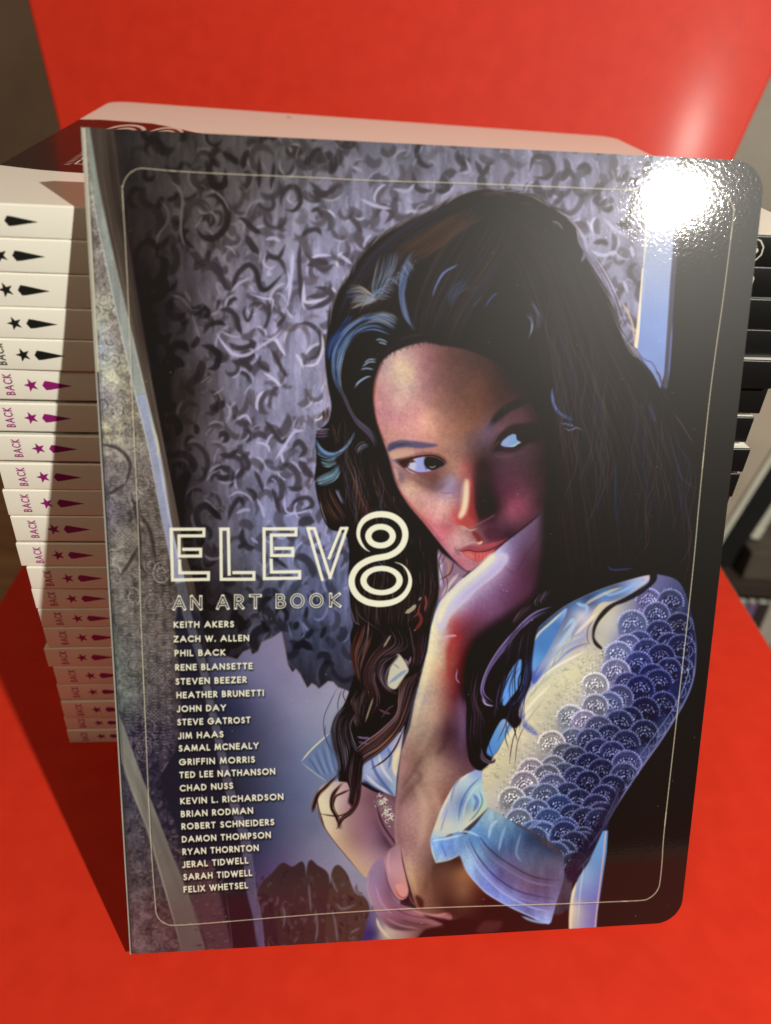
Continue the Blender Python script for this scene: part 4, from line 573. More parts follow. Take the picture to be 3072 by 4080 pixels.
# warm dark floor below the chair
# ================= loose locks in front
HL=[(1385,2150),(1300,2150)]
def lock(A,B,n,cs,w=(1.6,4.2),base='#120c0b',al=(.25,.7)):
    A=G(A);B=G(B);poly(list(spl(A,4))+list(spl(B,4))[::-1],base,4,.9,smooth=False);strands(A,B,int(n*1.7),cs+['#120c0b','#1c1210'],w,al,None,3,(.2,.8))
br=['#33231f','#44302c','#553832','#1c1210','#2a1c22','#5a4c5a']
lock([(440,0),(420,200),(400,400),(420,560),(480,620)],[(1080,0),(1100,300),(1060,500),(1030,600),(1000,700)],200,['#2c1f1c','#3c2c26','#1c1412','#241c1e','#4a362e','#5a4a44'],w=(1.4,3.6),al=(.25,.6))
lock([(490,560),(430,680),(400,800),(430,960),(480,1080)],[(560,560),(560,700),(500,860),(480,960),(500,1100)],60,['#5a2a20','#8a7a78','#3a2018','#2a1a18','#6c3a2c'])
lock([(560,600),(620,700),(520,850),(480,1000),(500,1200),(480,1400)],[(800,600),(860,760),(700,860),(600,1000),(640,1200),(520,1420)],110,br)
lock([(860,560),(880,700),(900,860),(860,960)],[(1020,640),(1000,800),(960,900),(900,960)],50,['#3a2626','#4a3c48','#2a1c1c'])
lock([(760,820),(640,860),(600,960),(640,1060),(700,1130),(790,1160)],[(780,840),(700,940),(680,1020),(700,1090),(760,1120),(830,1130)],50,['#5a4a54','#8a7a8c','#2a1c1e','#6c5c6c'])
lock([(930,960),(800,1050),(780,1150),(760,1300),(620,1440),(460,1560),(300,1760)],[(960,960),(920,1100),(860,1300),(780,1450),(640,1600),(500,1700),(440,1800)],150,br+['#7a4a2c','#8a7a8c'])
lock([(440,1080),(390,1200),(410,1320),(450,1420)],[(520,1100),(480,1240),(480,1350),(500,1440)],50,['#4a3c38','#6c5c5c','#2a1c1c'])
lock([(390,1200),(290,1300),(250,1420),(260,1560),(300,1700),(300,1800)],[(440,1300),(400,1400),(420,1500),(460,1600),(440,1700),(400,1850)],100,['#4a5260','#7a8490','#2a2020','#1c1414','#3a2a26'])
lock([(400,1560),(380,1680),(370,1800),(400,1900),(380,2000)],[(500,1640),(490,1780),(480,1900),(460,2000),(430,2060)],70,['#3c2a2a','#241818','#5a4c50'])
for P,w in [([(300,1780),(200,1880),(140,1940),(110,2020),(95,2080)],11),([(330,1850),(260,1940),(250,2040),(290,2120),(320,2212)],11),([(470,1900),(450,2010),(400,2080),(330,2140),(300,2212)],13),([(400,1900),(330,1930),(280,1960),(260,2040)],8),([(440,2000),(380,2080),(290,2110),(150,2090)],5),([(140,1920),(140,2010),(170,2120),(200,2212)],4)]:
    stroke(G(P),w,'#1f0f0d',.92,1.5);stroke([(x-2,y) for x,y in G(P)],w*.3,'#7a3a28',.55,.8)
for P,w,c in [([(300,1080),(240,1200),(190,1320),(190,1440),(230,1560)],3,'#3a3444'),([(330,1100),(300,1200),(300,1280)],3,'#2a2430'),([(360,1090),(340,1150),(380,1230)],4,'#4a2c2c'),([(200,1380),(200,1480),(260,1620)],3,'#30283a'),([(560,1740),(680,1660),(760,1560),(830,1400)],7,'#2a1814'),([(540,1620),(640,1560),(760,1440)],5,'#8a5a34'),
 ([(500,1180),(520,1280),(500,1340)],3,'#1c1210'),([(580,1170),(550,1260),(515,1370)],7,'#8a8068'),([(620,1260),(680,1290),(720,1300)],9,'#5a3c48'),([(640,1340),(700,1260),(750,1230)],7,'#4a3440'),([(450,1480),(500,1490),(560,1490)],9,'#6c5c7c'),([(460,1520),(500,1530),(550,1540)],8,'#5c4c6c'),
 ([(660,770),(690,720),(720,670)],9,'#8a8070'),([(830,500),(880,470),(920,430)],16,'#a8a080'),([(890,540),(930,500),(950,420)],5,'#7a3c30'),([(990,350),(1000,420),(985,490)],9,'#7a3c34'),([(930,470),(960,560),(900,650)],14,'#6a2c28'),([(960,370),(940,400)],8,'#8a7a78'),([(830,860),(860,900),(880,840)],9,'#8a6a80'),([(870,880),(850,930)],7,'#5c3c54'),
 ([(1250,940),(1240,1020),(1270,1060)],5,'#8a7aa0'),([(1130,0),(1100,100),(1150,300)],3,'#2a1a18'),([(1220,80),(1190,180),(1100,240)],4,'#3c1c14'),([(1160,20),(1120,100),(1070,130)],3,'#4a3038'),([(1150,180),(1170,280),(1130,380)],3,'#3a2430')]:
    stroke(G(P),w,c,.85,.8)
for P,w,c in [([(640,200),(620,150),(560,100)],3,'#4a6ab0'),([(660,180),(650,120),(600,80)],3,'#5a7ac0'),([(600,60),(630,80)],3,'#8090b0'),([(430,400),(470,520),(640,640)],5,'#4c3c44'),([(390,440),(430,560),(470,590)],4,'#6a6470')]:stroke(G(P),w,c,.7,.6)
for _ in range(120):   # fine grey hairs near the cheek
    x=rd.uniform(1430,1730);y=rd.uniform(1880,2400)
    if x>1560+(y-1900)*.5:continue
    stroke([(x,y),(x+rd.uniform(2,12),y+rd.uniform(24,60))],rd.uniform(1.6,3),['#6a5c54','#8a8078','#3c2c26','#5a4850'][rd.randrange(4)],rd.uniform(.2,.6),.4)
# dark locks at the right of the forearm
lockR=S3([(1040,560),(900,560),(700,580),(500,480),(440,420),(300,560),(240,700),(100,860),(20,1060),(0,1180),(-60,1300),(-40,1600),(0,1740),(60,1740),(150,1660),(60,1560),(160,1380),(300,1400),(240,1250),(400,1180),(440,900),(470,640),(560,540)])
poly(S3([(0,1740),(-60,1650),(-80,1400),(-60,1150),(20,1000),(60,900),(120,820),(260,640),(360,520),(500,440),(560,500),(480,640),(440,900),(430,1060),(330,1280),(360,1360),(300,1420),(220,1340),(150,1420),(80,1600),(130,1660),(60,1740)]),'#100a0b',3)
poly(S3([(200,1180),(250,1000),(340,870),(362,920),(340,1080),(270,1180),(220,1240)]),'#5a8cd0',2.5);stroke(S3([(330,900),(280,1020),(250,1140)]),5,'#2c4884',.6,1)
for A,B,n,cs in [([(620,440),(450,500),(300,640),(150,820),(60,1000),(40,1150),(140,1250)],[(560,500),(440,560),(330,660),(200,820),(90,980),(60,1130),(160,1230)],40,['#6a5a8c','#5c5080','#2a2034','#8a7aa0']),
 ([(380,800),(380,1000),(320,1180),(230,1260)],[(430,760),(430,1000),(360,1200),(280,1290)],30,['#2a3050','#1c1828','#3a4470']),([(520,330),(460,420),(480,480)],[(600,300),(560,380),(540,400)],14,['#5c4c60','#3c3040']),
 ([(280,580),(340,480),(440,400)],[(300,600),(400,520),(470,440)],10,['#5c4450','#3c2c34']),([(40,1560),(60,1640),(120,1680),(170,1640)],[(10,1600),(50,1680),(120,1700),(160,1680)],14,['#7a6c8c','#a8988c','#3a2c34']),([(40,1180),(70,1230),(140,1250)],[(50,1140),(90,1220),(160,1240)],12,['#a894b8','#8a7aa0'])]:
    strands(S3(A),S3(B),n,cs,(2,5),(.35,.8),None,1.5)
poly(S3([(1380,190),(1430,190),(1420,260),(1300,360),(1180,420),(1100,450),(1020,520),(960,600),(940,700),(1000,780),(980,790),(930,740),(920,640),(960,540),(1040,450),(1180,380),(1300,310),(1370,260)]),'#15100f',2,.9)
stroke(S3([(930,560),(890,620),(880,700),(900,760)]),4,'#5a4a44',.7,1);stroke(S3([(960,540),(925,620),(935,700),(985,775)]),3,'#6a5c54',.5,.8);stroke(S3([(1250,340),(1340,290),(1370,240)]),3,'#4a4048',.6,.8)
strands(S3([(-40,900),(-60,1100),(-40,1300),(-50,1500),(0,1650)]),S3([(40,1000),(0,1200),(60,1350),(60,1500),(100,1600)]),60,['#2c2022','#3a2a30','#1c1416','#4a3a48'],(2,5),(.25,.7),None,6,(.2,.7))
strands(S3([(360,560),(260,700),(180,860),(120,1000)]),S3([(470,560),(420,700),(400,900),(380,1100)]),50,['#2a2026','#382c3a','#171214','#48405c'],(2,4.5),(.2,.6),None,5,(.2,.7))
R1=lambda pts:[(1900+x/2,1250+y/2) for x,y in pts]
for P,w,c,a in [([(600,600),(600,700),(640,800),(720,850),(770,870)],14,'#3c4a78',.8),([(590,620),(620,760),(700,850)],6,'#5a6ca4',.8),([(660,895),(720,900),(780,920)],6,'#5a6898',.8),([(690,930),(740,950),(790,930),(840,950)],5,'#7c8ab4',.8),([(710,910),(760,910)],4,'#a0a8c0',.7),
 ([(1370,740),(1400,830),(1425,890)],14,'#2c3450',.8),([(1300,740),(1320,790)],9,'#2a3048',.7),([(1090,1160),(1105,1300),(1100,1440),(1110,1600),(1150,1760)],8,'#20283c',.8),([(1000,1230),(1010,1330),(940,1520),(900,1700)],6,'#241c18',.8),([(1030,2030),(1080,2060),(1150,2060),(1250,2050)],9,'#2c3050',.9),
 ([(1550,800),(1610,880),(1666,970),(1740,1090)],4,'#6a5044',.7),([(1520,880),(1550,1060),(1620,1300),(1670,1370),(1780,1440)],5,'#4a3c3c',.6),([(1200,260),(1260,340),(1290,370)],12,'#a89a94',.7),([(1420,480),(1450,520),(1470,600)],9,'#54405a',.8),([(1160,220),(1240,280),(1320,380),(1400,430),(1480,600),(1540,760)],4,'#3c2c44',.7),([(1340,880),(1400,1040)],5,'#1c1c24',.8),([(1430,1270),(1470,1350)],4,'#2c2420',.8)]:
    stroke(R1(P),w,c,a,1.2)
stroke([(2470,1210),(2500,1260),(2520,1320),(2525,1380)],10,'#bba890',.75,1.5);stroke([(2300,920),(2330,980),(2325,1030),(2310,1060)],14,'#8a8cb8',.6,2.5);stroke([(2285,900),(2320,950),(2340,1010)],5,'#b8a8a8',.6,1.5)
strands([(2300,980),(2350,1060),(2420,1190),(2480,1340)],[(2330,1000),(2400,1080),(2460,1200),(2500,1330)],30,['#5c5670','#8a869c','#3a3444','#a8a0a8'],(2,6),(.3,.7))
stroke([(1998,765),(2060,778),(2110,792),(2150,812),(2190,838)],4,'#a89890',.6,1);stroke([(2155,800),(2190,838)],7,'#9aa0b8',.6,1.5);stroke([(2200,842),(2260,880),(2300,930)],6,'#b0a0a0',.5,1.5)
# wisps that break the outline of the hair, and loose waves inside it
OUT=spl([(1294,1370),(1315,1262),(1337,1183),(1391,1104),(1438,1025),(1517,945),(1603,895),(1704,852),(1776,812),(1848,780),(1920,764),(1993,769),(2065,780),(2137,794),(2187,830),(2245,866),(2288,917),(2335,1039),(2415,1190),(2475,1350),(2550,1450),(2640,1590),(2700,1690)],8)
for _ in range(230):
    i=rd.randrange(4,len(OUT)-14);k=rd.randrange(6,13);P=OUT[i:i+k].copy();c_=P.mean(0)-np.array([1950,1500]);c_/=np.hypot(*c_)
    o_=np.linspace(rd.uniform(-10,2),rd.uniform(2,16),len(P))[:,None];stroke(P+c_*o_,rd.uniform(1.8,4),['#15100f','#2a2220','#4a4244','#8c8490'][rd.randrange(4)],rd.uniform(.25,.7),.5,smooth=False)
def wavy(P,amp,wl,ph):
    Q=spl(P,8);d=np.gradient(Q,axis=0);l=np.hypot(d[:,0],d[:,1]);s_=np.cumsum(l);n_=np.stack([-d[:,1],d[:,0]],1)/l[:,None];return Q+n_*(amp*np.sin(s_/wl*6.283+ph))[:,None]
for _ in range(150):
    t=rd.random();x0=2150+t*520;y0=1150+t*420+rd.uniform(-60,60)
    P=wavy([(x0,y0),(x0+40+60*t,y0+300),(x0+60+40*t,y0+600),(x0+20,y0+850)],rd.uniform(8,22),rd.uniform(220,420),rd.uniform(0,6));k=rd.randrange(12,22);i=rd.randrange(0,max(1,len(P)-k))
    stroke(P[i:i+k],rd.uniform(2,6),['#2c221c','#3a2e28','#231f28','#2a3048','#43342c'][rd.randrange(5)],rd.uniform(.2,.55),.8,smooth=False)
for _ in range(170):
    t=rd.random();x0=1330+t*190;y0=1640+t*100+rd.uniform(-40,200)
    P=wavy([(x0,y0),(x0+30,y0+250),(x0+60,y0+500),(x0+40,y0+760)],rd.uniform(6,20),rd.uniform(180,340),rd.uniform(0,6));P=P[(P[:,1]<2560)]
    if len(P)<14:continue
    k=rd.randrange(8,14);i=rd.randrange(0,len(P)-k)
    if P[i:i+k,0].max()>1480+max(0,(P[i:i+k,1].min()-1700))*.42 or (2040<P[i+k//2,1]<2440):continue
    stroke(P[i:i+k],rd.uniform(2,4.5),['#4a3a30','#5a4a44','#332822','#3c4460','#6a5a54','#4a2c28'][rd.randrange(6)],rd.uniform(.25,.65),.6,smooth=False)
for _ in range(60):    # fine light hairs where the crown catches the window
    t=rd.random();P=H1([(300+t*330,840-t*270),(380+t*230,760-t*200),(470+t*150,770-t*160)]);P=[(x+rd.uniform(-14,14),y+rd.uniform(-14,14)) for x,y in P];stroke(P,rd.uniform(1.8,3.4),['#6c88b0','#8a94a4','#4a6290','#a09a94'][rd.randrange(4)],rd.uniform(.2,.55),.5)
for k in range(26):    # strands over the blue collar gap
    x=rd.uniform(1985,2110);y=rd.uniform(2600,2900);stroke([(x,y),(x-rd.uniform(10,40),y+70),(x-rd.uniform(10,60),y+rd.uniform(120,190))],rd.uniform(2.5,6),['#15100f','#221a24','#15100f','#39324a'][rd.randrange(4)],rd.uniform(.5,.9),.8)
for P in [[(300,1780),(200,1880),(140,1940),(110,2020),(95,2080)],[(330,1850),(260,1940),(250,2040),(290,2120),(320,2212)],[(470,1900),(450,2010),(400,2080),(330,2140),(300,2212)]]:
    for _ in range(9):
        o_=rd.uniform(-11,11);stroke([(x+o_+rd.uniform(-3,3),y+rd.uniform(-5,5)) for x,y in G(P)],rd.uniform(1.5,3.5),['#2a1814','#5a3a30','#15100f','#7a5a50'][rd.randrange(4)],rd.uniform(.4,.8),.5)
# overall canvas grain
cv*=(1+.05*(noise(3,3,51)-.5)+.05*(noise(60,60,52)-.5))[...,None]
for _ in range(110):
    x=rd.uniform(420,3000);y=rd.uniform(650,3700);stroke([(x-1.5,y),(x+1.5,y+1)],rd.uniform(2.5,4.5),'#c8c4b8',rd.uniform(.25,.75),.3,smooth=False,taper=False)
np.clip(cv,0,1,out=cv)
# ================= lettering
INK='#dfdfc4'
def A_(cx,cy,rx,ry,a0,a1,n=12):return [(cx+rx*math.cos(math.radians(t)),cy+ry*math.sin(math.radians(t))) for t in np.linspace(a0,a1,n)]
# skeleton letters, y up, cap height 1
GL={'A':(.95,[[(0,0),(.47,1),(.95,0)],[(.17,.33),(.78,.33)]]),'B':(.55,[[(0,0),(0,1),(.22,1)]+A_(.22,.76,.24,.24,90,-90)+[(0,.52)],[(.22,.52)]+A_(.24,.26,.3,.26,90,-90)+[(0,0)]]),
'C':(.85,[A_(.5,.5,.5,.5,45,315,18)]),'D':(.72,[[(0,0),(0,1),(.2,1)]+A_(.2,.5,.52,.5,90,-90,14)+[(0,0)]]),'E':(.5,[[(.5,1),(0,1),(0,0),(.5,0)],[(0,.52),(.45,.52)]]),'F':(.45,[[(.47,1),(0,1),(0,0)],[(0,.52),(.42,.52)]]),
'G':(1.,[A_(.5,.5,.5,.5,45,360,20)+[(.55,.5)]]),'H':(.68,[[(0,0),(0,1)],[(.68,0),(.68,1)],[(0,.52),(.68,.52)]]),'I':(.0,[[(0,0),(0,1)]]),'J':(.34,[[(.34,1),(.34,.15)]+A_(.14,.12,.2,.17,0,-150,8)]),
'K':(.62,[[(0,0),(0,1)],[(.58,1),(.05,.5),(.62,0)]]),'L':(.42,[[(0,1),(0,0),(.42,0)]]),'M':(.95,[[(0,0),(.13,1),(.47,.1),(.82,1),(.95,0)]]),'N':(.75,[[(0,0),(0,1),(.75,0),(.75,1)]]),
'O':(1.,[A_(.5,.5,.5,.5,90,450,24)]),'P':(.48,[[(0,0),(0,1),(.2,1)]+A_(.2,.73,.28,.27,90,-90)+[(0,.46)]]),'R':(.52,[[(0,0),(0,1),(.2,1)]+A_(.2,.73,.28,.27,90,-90)+[(0,.46)],[(.18,.46),(.52,0)]]),
'S':(.48,[A_(.25,.75,.21,.24,30,180,8)+[(.1,.6),(.38,.44)]+A_(.24,.25,.24,.25,30,-150,9)]),'T':(.6,[[(0,1),(.6,1)],[(.3,1),(.3,0)]]),'U':(.65,[[(0,1),(0,.32)]+A_(.325,.32,.325,.32,180,360,10)+[(.65,1)]]),
'V':(.8,[[(0,1),(.4,0),(.8,1)]]),'W':(1.2,[[(0,1),(.32,0),(.6,.95),(.88,0),(1.2,1)]]),'X':(.68,[[(0,0),(.66,1)],[(.02,1),(.68,0)]]),'Y':(.75,[[(0,1),(.37,.48),(.75,1)],[(.37,.48),(.37,0)]]),'Z':(.65,[[(.02,1),(.63,1),(0,0),(.65,0)]]),'.':(0,[[(0,.0),(0,.06)]]),' ':(.15,[])}
def flat(P,w,M,col,alpha=1,blur=0):
    """constant-width polyline with square ends through map M"""
    P=np.array([M(*p) for p in P],float);k=len(P)
    if k<2:return
    keep=[0]+[i for i in range(1,k) if np.hypot(*(P[i]-P[i-1]))>1e-3];P=P[keep];k=len(P)
    closed=k>3 and np.hypot(*(P[0]-P[-1]))<.01
    if not closed and k>2:
        d=np.diff(P,axis=0);d/=np.hypot(d[:,0],d[:,1])[:,None]
        for i in range(1,k-1):
            if d[i-1]@d[i]<-.25:
                idn=lambda a,b:(a,b);flat(P[:i+1],w,idn,col,alpha,blur);flat(P[i:],w,idn,col,alpha,blur);return
    d=np.diff(P,axis=0);d/=np.hypot(d[:,0],d[:,1])[:,None]
    if not closed:
        P=P.copy();P[0]-=d[0]*w*.5*ENDS;P[-1]+=d[-1]*w*.5*ENDS
    L_,R_=[],[]
    for i in range(k):
        a=d[i-1] if i>0 else (d[-1] if closed else d[0]);b=d[i] if i<k-1 else (d[0] if closed else d[-1])
        na=np.array([-a[1],a[0]]);nb=np.array([-b[1],b[0]]);m=na+nb;l=m@m
        m=m*(2/l) if l>.5 else m/math.sqrt(l+1e-9)*1.6
        m=m/1.0 if l>.5 else m
        L_.append(P[i]+m*w/2);R_.append(P[i]-m*w/2)
    if closed:
        out=[np.array(L_),np.array(R_)];ring(out,col,alpha,blur);return
    Q=np.vstack([L_,R_[::-1]])
    x0,y0,m=cover(toC(Q),CW,CH,int(3*blur*PS)+2)
    if m is None:return
    m=gblur(m,blur*PS)
    if ACC is not None:
        A=ACC[y0:y0+m.shape[0],x0:x0+m.shape[1]];np.maximum(A,m,out=A)
    else:put(x0,y0,m,col,alpha)
def ring(out,col,alpha,blur):
    a,b=out
    x0,y0,m=cover(toC(a),CW,CH,2);x1,y1,m2=cover(toC(b),CW,CH,2)
    F=np.zeros((CH,CW),np.float32);F[y0:y0+m.shape[0],x0:x0+m.shape[1]]=m
    F2=np.zeros((CH,CW),np.float32);F2[y1:y1+m2.shape[0],x1:x1+m2.shape[1]]=m2
    F=np.abs(F-F2)
    if ACC is not None:np.maximum(ACC,F,out=ACC)
    else:put(0,0,F,col,alpha)
ENDS=1;ACC=None
def textw(s,sp):
    return sum(GL[c][0]+sp for c in s)-sp
def text_mask(s,x0,y0,x1,y1,cap,wd,sp=.34):
    """s between (x0,y0) and (x1,y1) on the baseline"""
    tw=textw(s,sp+.0)+wd/cap*0;X=np.array([x1-x0,y1-y0])/tw;l=math.hypot(*X);n=np.array([X[1],-X[0]])/l
    n=n*cap
    # letters lean a little, as the page does
    pen=0
    for c in s:
        for P in GL[c][1]:
            flat(P,wd,lambda u,v,pen=pen:(x0+(pen+u)*X[0]+v*n[0],y0+(pen+u)*X[1]+v*n[1]),INK)
        pen+=GL[c][0]+sp
NM=[("KEITH AKERS",135,165,862,160,0),("ZACH W. ALLEN",135,338,1045,328,0),("PHIL BACK",148,508,760,500,0),("RENE BLANSETTE",155,680,1088,665,0),("STEVEN BEEZER",158,850,1018,830,0),("HEATHER BRUNETTI",172,1015,1225,990,0),("JOHN DAY",178,1180,770,1165,0),("STEVE GATROST",182,1340,1065,1315,0),("JIM HAAS",195,1505,740,1485,0),("SAMAL MCNEALY",200,1655,1165,1625,0),
("GRIFFIN MORRIS",205,155,1120,125,1),("TED LEE NATHANSON",210,310,1365,270,1),("CHAD NUSS",215,470,858,440,1),("KEVIN L. RICHARDSON",222,625,1465,575,1),("BRIAN RODMAN",230,780,1100,740,1),("ROBERT SCHNEIDERS",238,930,1355,880,1),("DAMON THOMPSON",242,1085,1315,1035,1),("RYAN THORNTON",250,1235,1170,1190,1),("JERAL TIDWELL",250,1390,1045,1340,1),("SARAH TIDWELL",262,1540,1092,1490,1),("FELIX WHETSEL",265,1690,1042,1640,1)]
ACC=np.zeros((CH,CW),np.float32)
for s,a,b,c,d,z in NM:
    f=3.029;o=2450 if z==0 else 3000
    text_mask(s,650+a/f+3,o+b/f-3,650+c/f-2,o+d/f-3,20.5,5.0,.44)
nm=ACC.copy()
sh=gblur(np.roll(nm,(3,1),(0,1)),1.6);cv*=(1-.75*np.clip(sh*1.5,0,1))[...,None]
lo=np.clip(gblur(np.roll(nm,(1,0),(0,1)),.6)*1.1,0,1)
put(0,0,lo,'#8f9268',.9);put(0,0,nm,'#e6e4cc',.97)
# title
ACC=np.zeros((CH,CW),np.float32)
T3=lambda x,y:(650+x/1.5867,2050+y/1.5867)
I=lambda P,w=12.5:flat(P,w,T3,INK)
I([(107,298),(109,373),(290,373),(290,415),(63,418),(53,98),(260,98),(260,140),(103,140),(105,268),(240,268),(240,225),(133,225)])
I([(421,383),(414,98),(367,98),(371,415),(577,415),(577,373),(450,373)])
I([(686,296),(688,371),(866,369),(866,410),(643,412),(640,98),(842,98),(842,138),(686,138),(688,266),(822,266),(822,222),(714,222)])
V2=lambda x,y:(1200+x/2,1250+y/2)
for P in [[(172,2128),(56,1722),(108,1722),(234,2112),(366,1722),(320,1722),(226,1956)]]:flat(P,12,V2,INK)
for P in [[(150,2130),(190,2130)],[(226,2130),(252,2130)]]:pass
E8=[(1310,246,3),(1282,228,10),(1255,195,18),(1237,150,23),(1238,105,26),(1255,65,31),(1285,35,36),(1330,15,39),(1385,9,40),(1445,20,40),(1495,52,40),(1525,97,40),(1532,150,40),(1515,203,40),(1480,243,40),(1430,270,40),(1385,280,40),(1330,290,40),(1275,312,40),(1230,345,40),(1202,390,40),(1194,435,40),(1206,485,40),(1240,530,40),(1290,560,40),(1340,572,40),(1385,574,40),(1440,567,38),(1490,548,36),(1530,515,33),(1556,470,29),(1564,425,24),(1555,385,18),(1535,350,12),(1505,325,7),(1465,311,3)]
P8=np.array([T3(a,b) for a,b,c in E8]);w8=[c/1.5867 for a,b,c in E8]
Q8=spl(P8,5);ww=np.interp(np.linspace(0,1,len(Q8)),np.linspace(0,1,len(w8)),w8)
# split so that the winding of the ribbon stays simple
for i in range(0,len(Q8)-1,8):
    seg=slice(i,min(i+10,len(Q8)));x0,y0,m=cover(toC(ribbon(Q8[seg],ww[seg])),CW,CH,1)
    if m is not None:A=ACC[y0:y0+m.shape[0],x0:x0+m.shape[1]];np.maximum(A,m,out=A)
for cx,cy,ra,rb,sa,sb in[(1376,147,97,78,57,41),(1383,427,134,93,94,60)]:
    a=[T3(*p) for p in A_(cx,cy,ra,rb,0,360,48)];b=[T3(*p) for p in A_(cx,cy,sa,sb,0,360,48)];ring([np.array(a),np.array(b)],None,1,0)
tm=ACC.copy()
put(0,0,tm,'#dfe0c6',.97)
# AN ART BOOK, inline capitals
ACC=np.zeros((CH,CW),np.float32)
cap=84/1.5867
def big(w):
    for c,xa,xb in [('A',72,140),('N',184,242),('A',348,414),('R',462,508),('T',556,618),('B',724,772),('O',816,888),('O',936,1008),('K',1062,1120)]:
        wd=GL[c][0];yb=606-(xa-65)*.0142
        for P in GL[c][1]:
            flat([(u,v) for u,v in P],w,lambda u,v:T3(xa+(xb-xa)*u/wd+0,yb-4-v*76),INK)
ENDS=1;big(12.5);outer=ACC.copy();ACC=np.zeros((CH,CW),np.float32);ENDS=-.2;big(5);inner=ACC.copy();ENDS=1
im=np.clip(outer-inner*.92,0,1);put(0,0,gblur(np.roll(outer,(2,0),(0,1)),1),'#15121a',.45);put(0,0,im,'#e0dfc6',.97)
ACC=None
# fine embossed line with round corners, its highlight and shade painted into the print
FR=[]
for c,a0 in [((0,0),0)]:pass
def frame_pts():
    # side lines measured on the page, joined by round corners
    pts=[]
    L0=[(485,760),(497,960),(510,1200),(528,1600),(545,1950),(556,2200),(566,2500),(580,2800),(598,3200),(613,3450),(626,3610)]
    BLc=[(628,3633),(636,3655),(652,3672),(675,3684),(700,3687)]
    Bt=[(796,3682),(950,3670),(1150,3654),(1350,3640),(1600,3626),(1900,3616),(2244,3607),(2433,3600),(2555,3595)]
    BRc=[(2585,3588),(2610,3570),(2625,3548),(2632,3520)]
    R0=[(2640,3440),(2650,3300),(2700,2840),(2758,2300),(2785,2000),(2820,1640),(2850,1400),(2878,1200),(2917,880)]
    TRc=[(2918,850),(2908,820),(2890,798),(2862,782),(2830,776)]
    Tt=[(2560,772),(2400,765),(2100,751),(1800,738),(1500,728),(1200,712),(900,698),(700,686),(590,676)]
    TLc=[(560,674),(535,680),(510,698),(494,722),(486,750)]
    return L0+BLc+Bt+BRc+R0+TRc+Tt+TLc
FP=frame_pts();Qf=spl(FP,6,True);Qf=np.vstack([Qf,Qf[:4]])
for i in range(0,len(Qf),20):
    seg=Qf[i:i+22]
    if len(seg)<3:continue
    x0,y0,m=cover(toC(ribbon(seg+[3,2],np.full(len(seg),5))),CW,CH,3);m=gblur(m,1);put(x0,y0,m,'#14100f',.35)
    x0,y0,m=cover(toC(ribbon(seg,np.full(len(seg),3.6))),CW,CH,1);put(x0,y0,m,'#cfc8a8',.85)
# ================================================================ materials
def mat(name):
    m=bpy.data.materials.new(name);m.use_nodes=True;return m,m.node_tree.nodes,m.node_tree.links,m.node_tree.nodes['Principled BSDF']
def noise_mat(name,c0,c1,scale,rough=.6,bump=0,bscale=None,spec=.5,coat=0,detail=6,stretch=(1,1,1),cr=.2,dist=.001,coordn='Object'):
    m,N,L,B=mat(name);tc=N.new('ShaderNodeTexCoord');mp=N.new('ShaderNodeMapping');mp.inputs['Scale'].default_value=stretch
    L.new(tc.outputs[coordn],mp.inputs[0]);t=N.new('ShaderNodeTexNoise');t.inputs['Scale'].default_value=scale;t.inputs['Detail'].default_value=detail
    L.new(mp.outputs[0],t.inputs[0]);r=N.new('ShaderNodeValToRGB');r.color_ramp.elements[0].color=(*c0,1);r.color_ramp.elements[1].color=(*c1,1)
    r.color_ramp.elements[0].position=.3;r.color_ramp.elements[1].position=.7
    L.new(t.outputs['Fac'],r.inputs[0]);L.new(r.outputs[0],B.inputs['Base Color']);B.inputs['Roughness'].default_value=rough
    B.inputs['Specular IOR Level'].default_value=spec;B.inputs['Coat Weight'].default_value=coat;B.inputs['Coat Roughness'].default_value=cr
    if bump:
        t2=N.new('ShaderNodeTexNoise');t2.inputs['Scale'].default_value=bscale or scale;t2.inputs['Detail'].default_value=4;L.new(mp.outputs[0],t2.inputs[0])
        b=N.new('ShaderNodeBump');b.inputs['Strength'].default_value=bump;b.inputs['Distance'].default_value=dist;L.new(t2.outputs['Fac'],b.inputs['Height']);L.new(b.outputs[0],B.inputs['Normal'])
    return m
def to_image(name,rgb):
    h,w=rgb.shape[:2];im=bpy.data.images.new(name,w,h,alpha=False)
    a=np.ones((h,w,4),np.float32);a[...,:3]=np.clip(rgb,0,1)[::-1];im.pixels.foreach_set(a.ravel());im.update();im.pack();return im
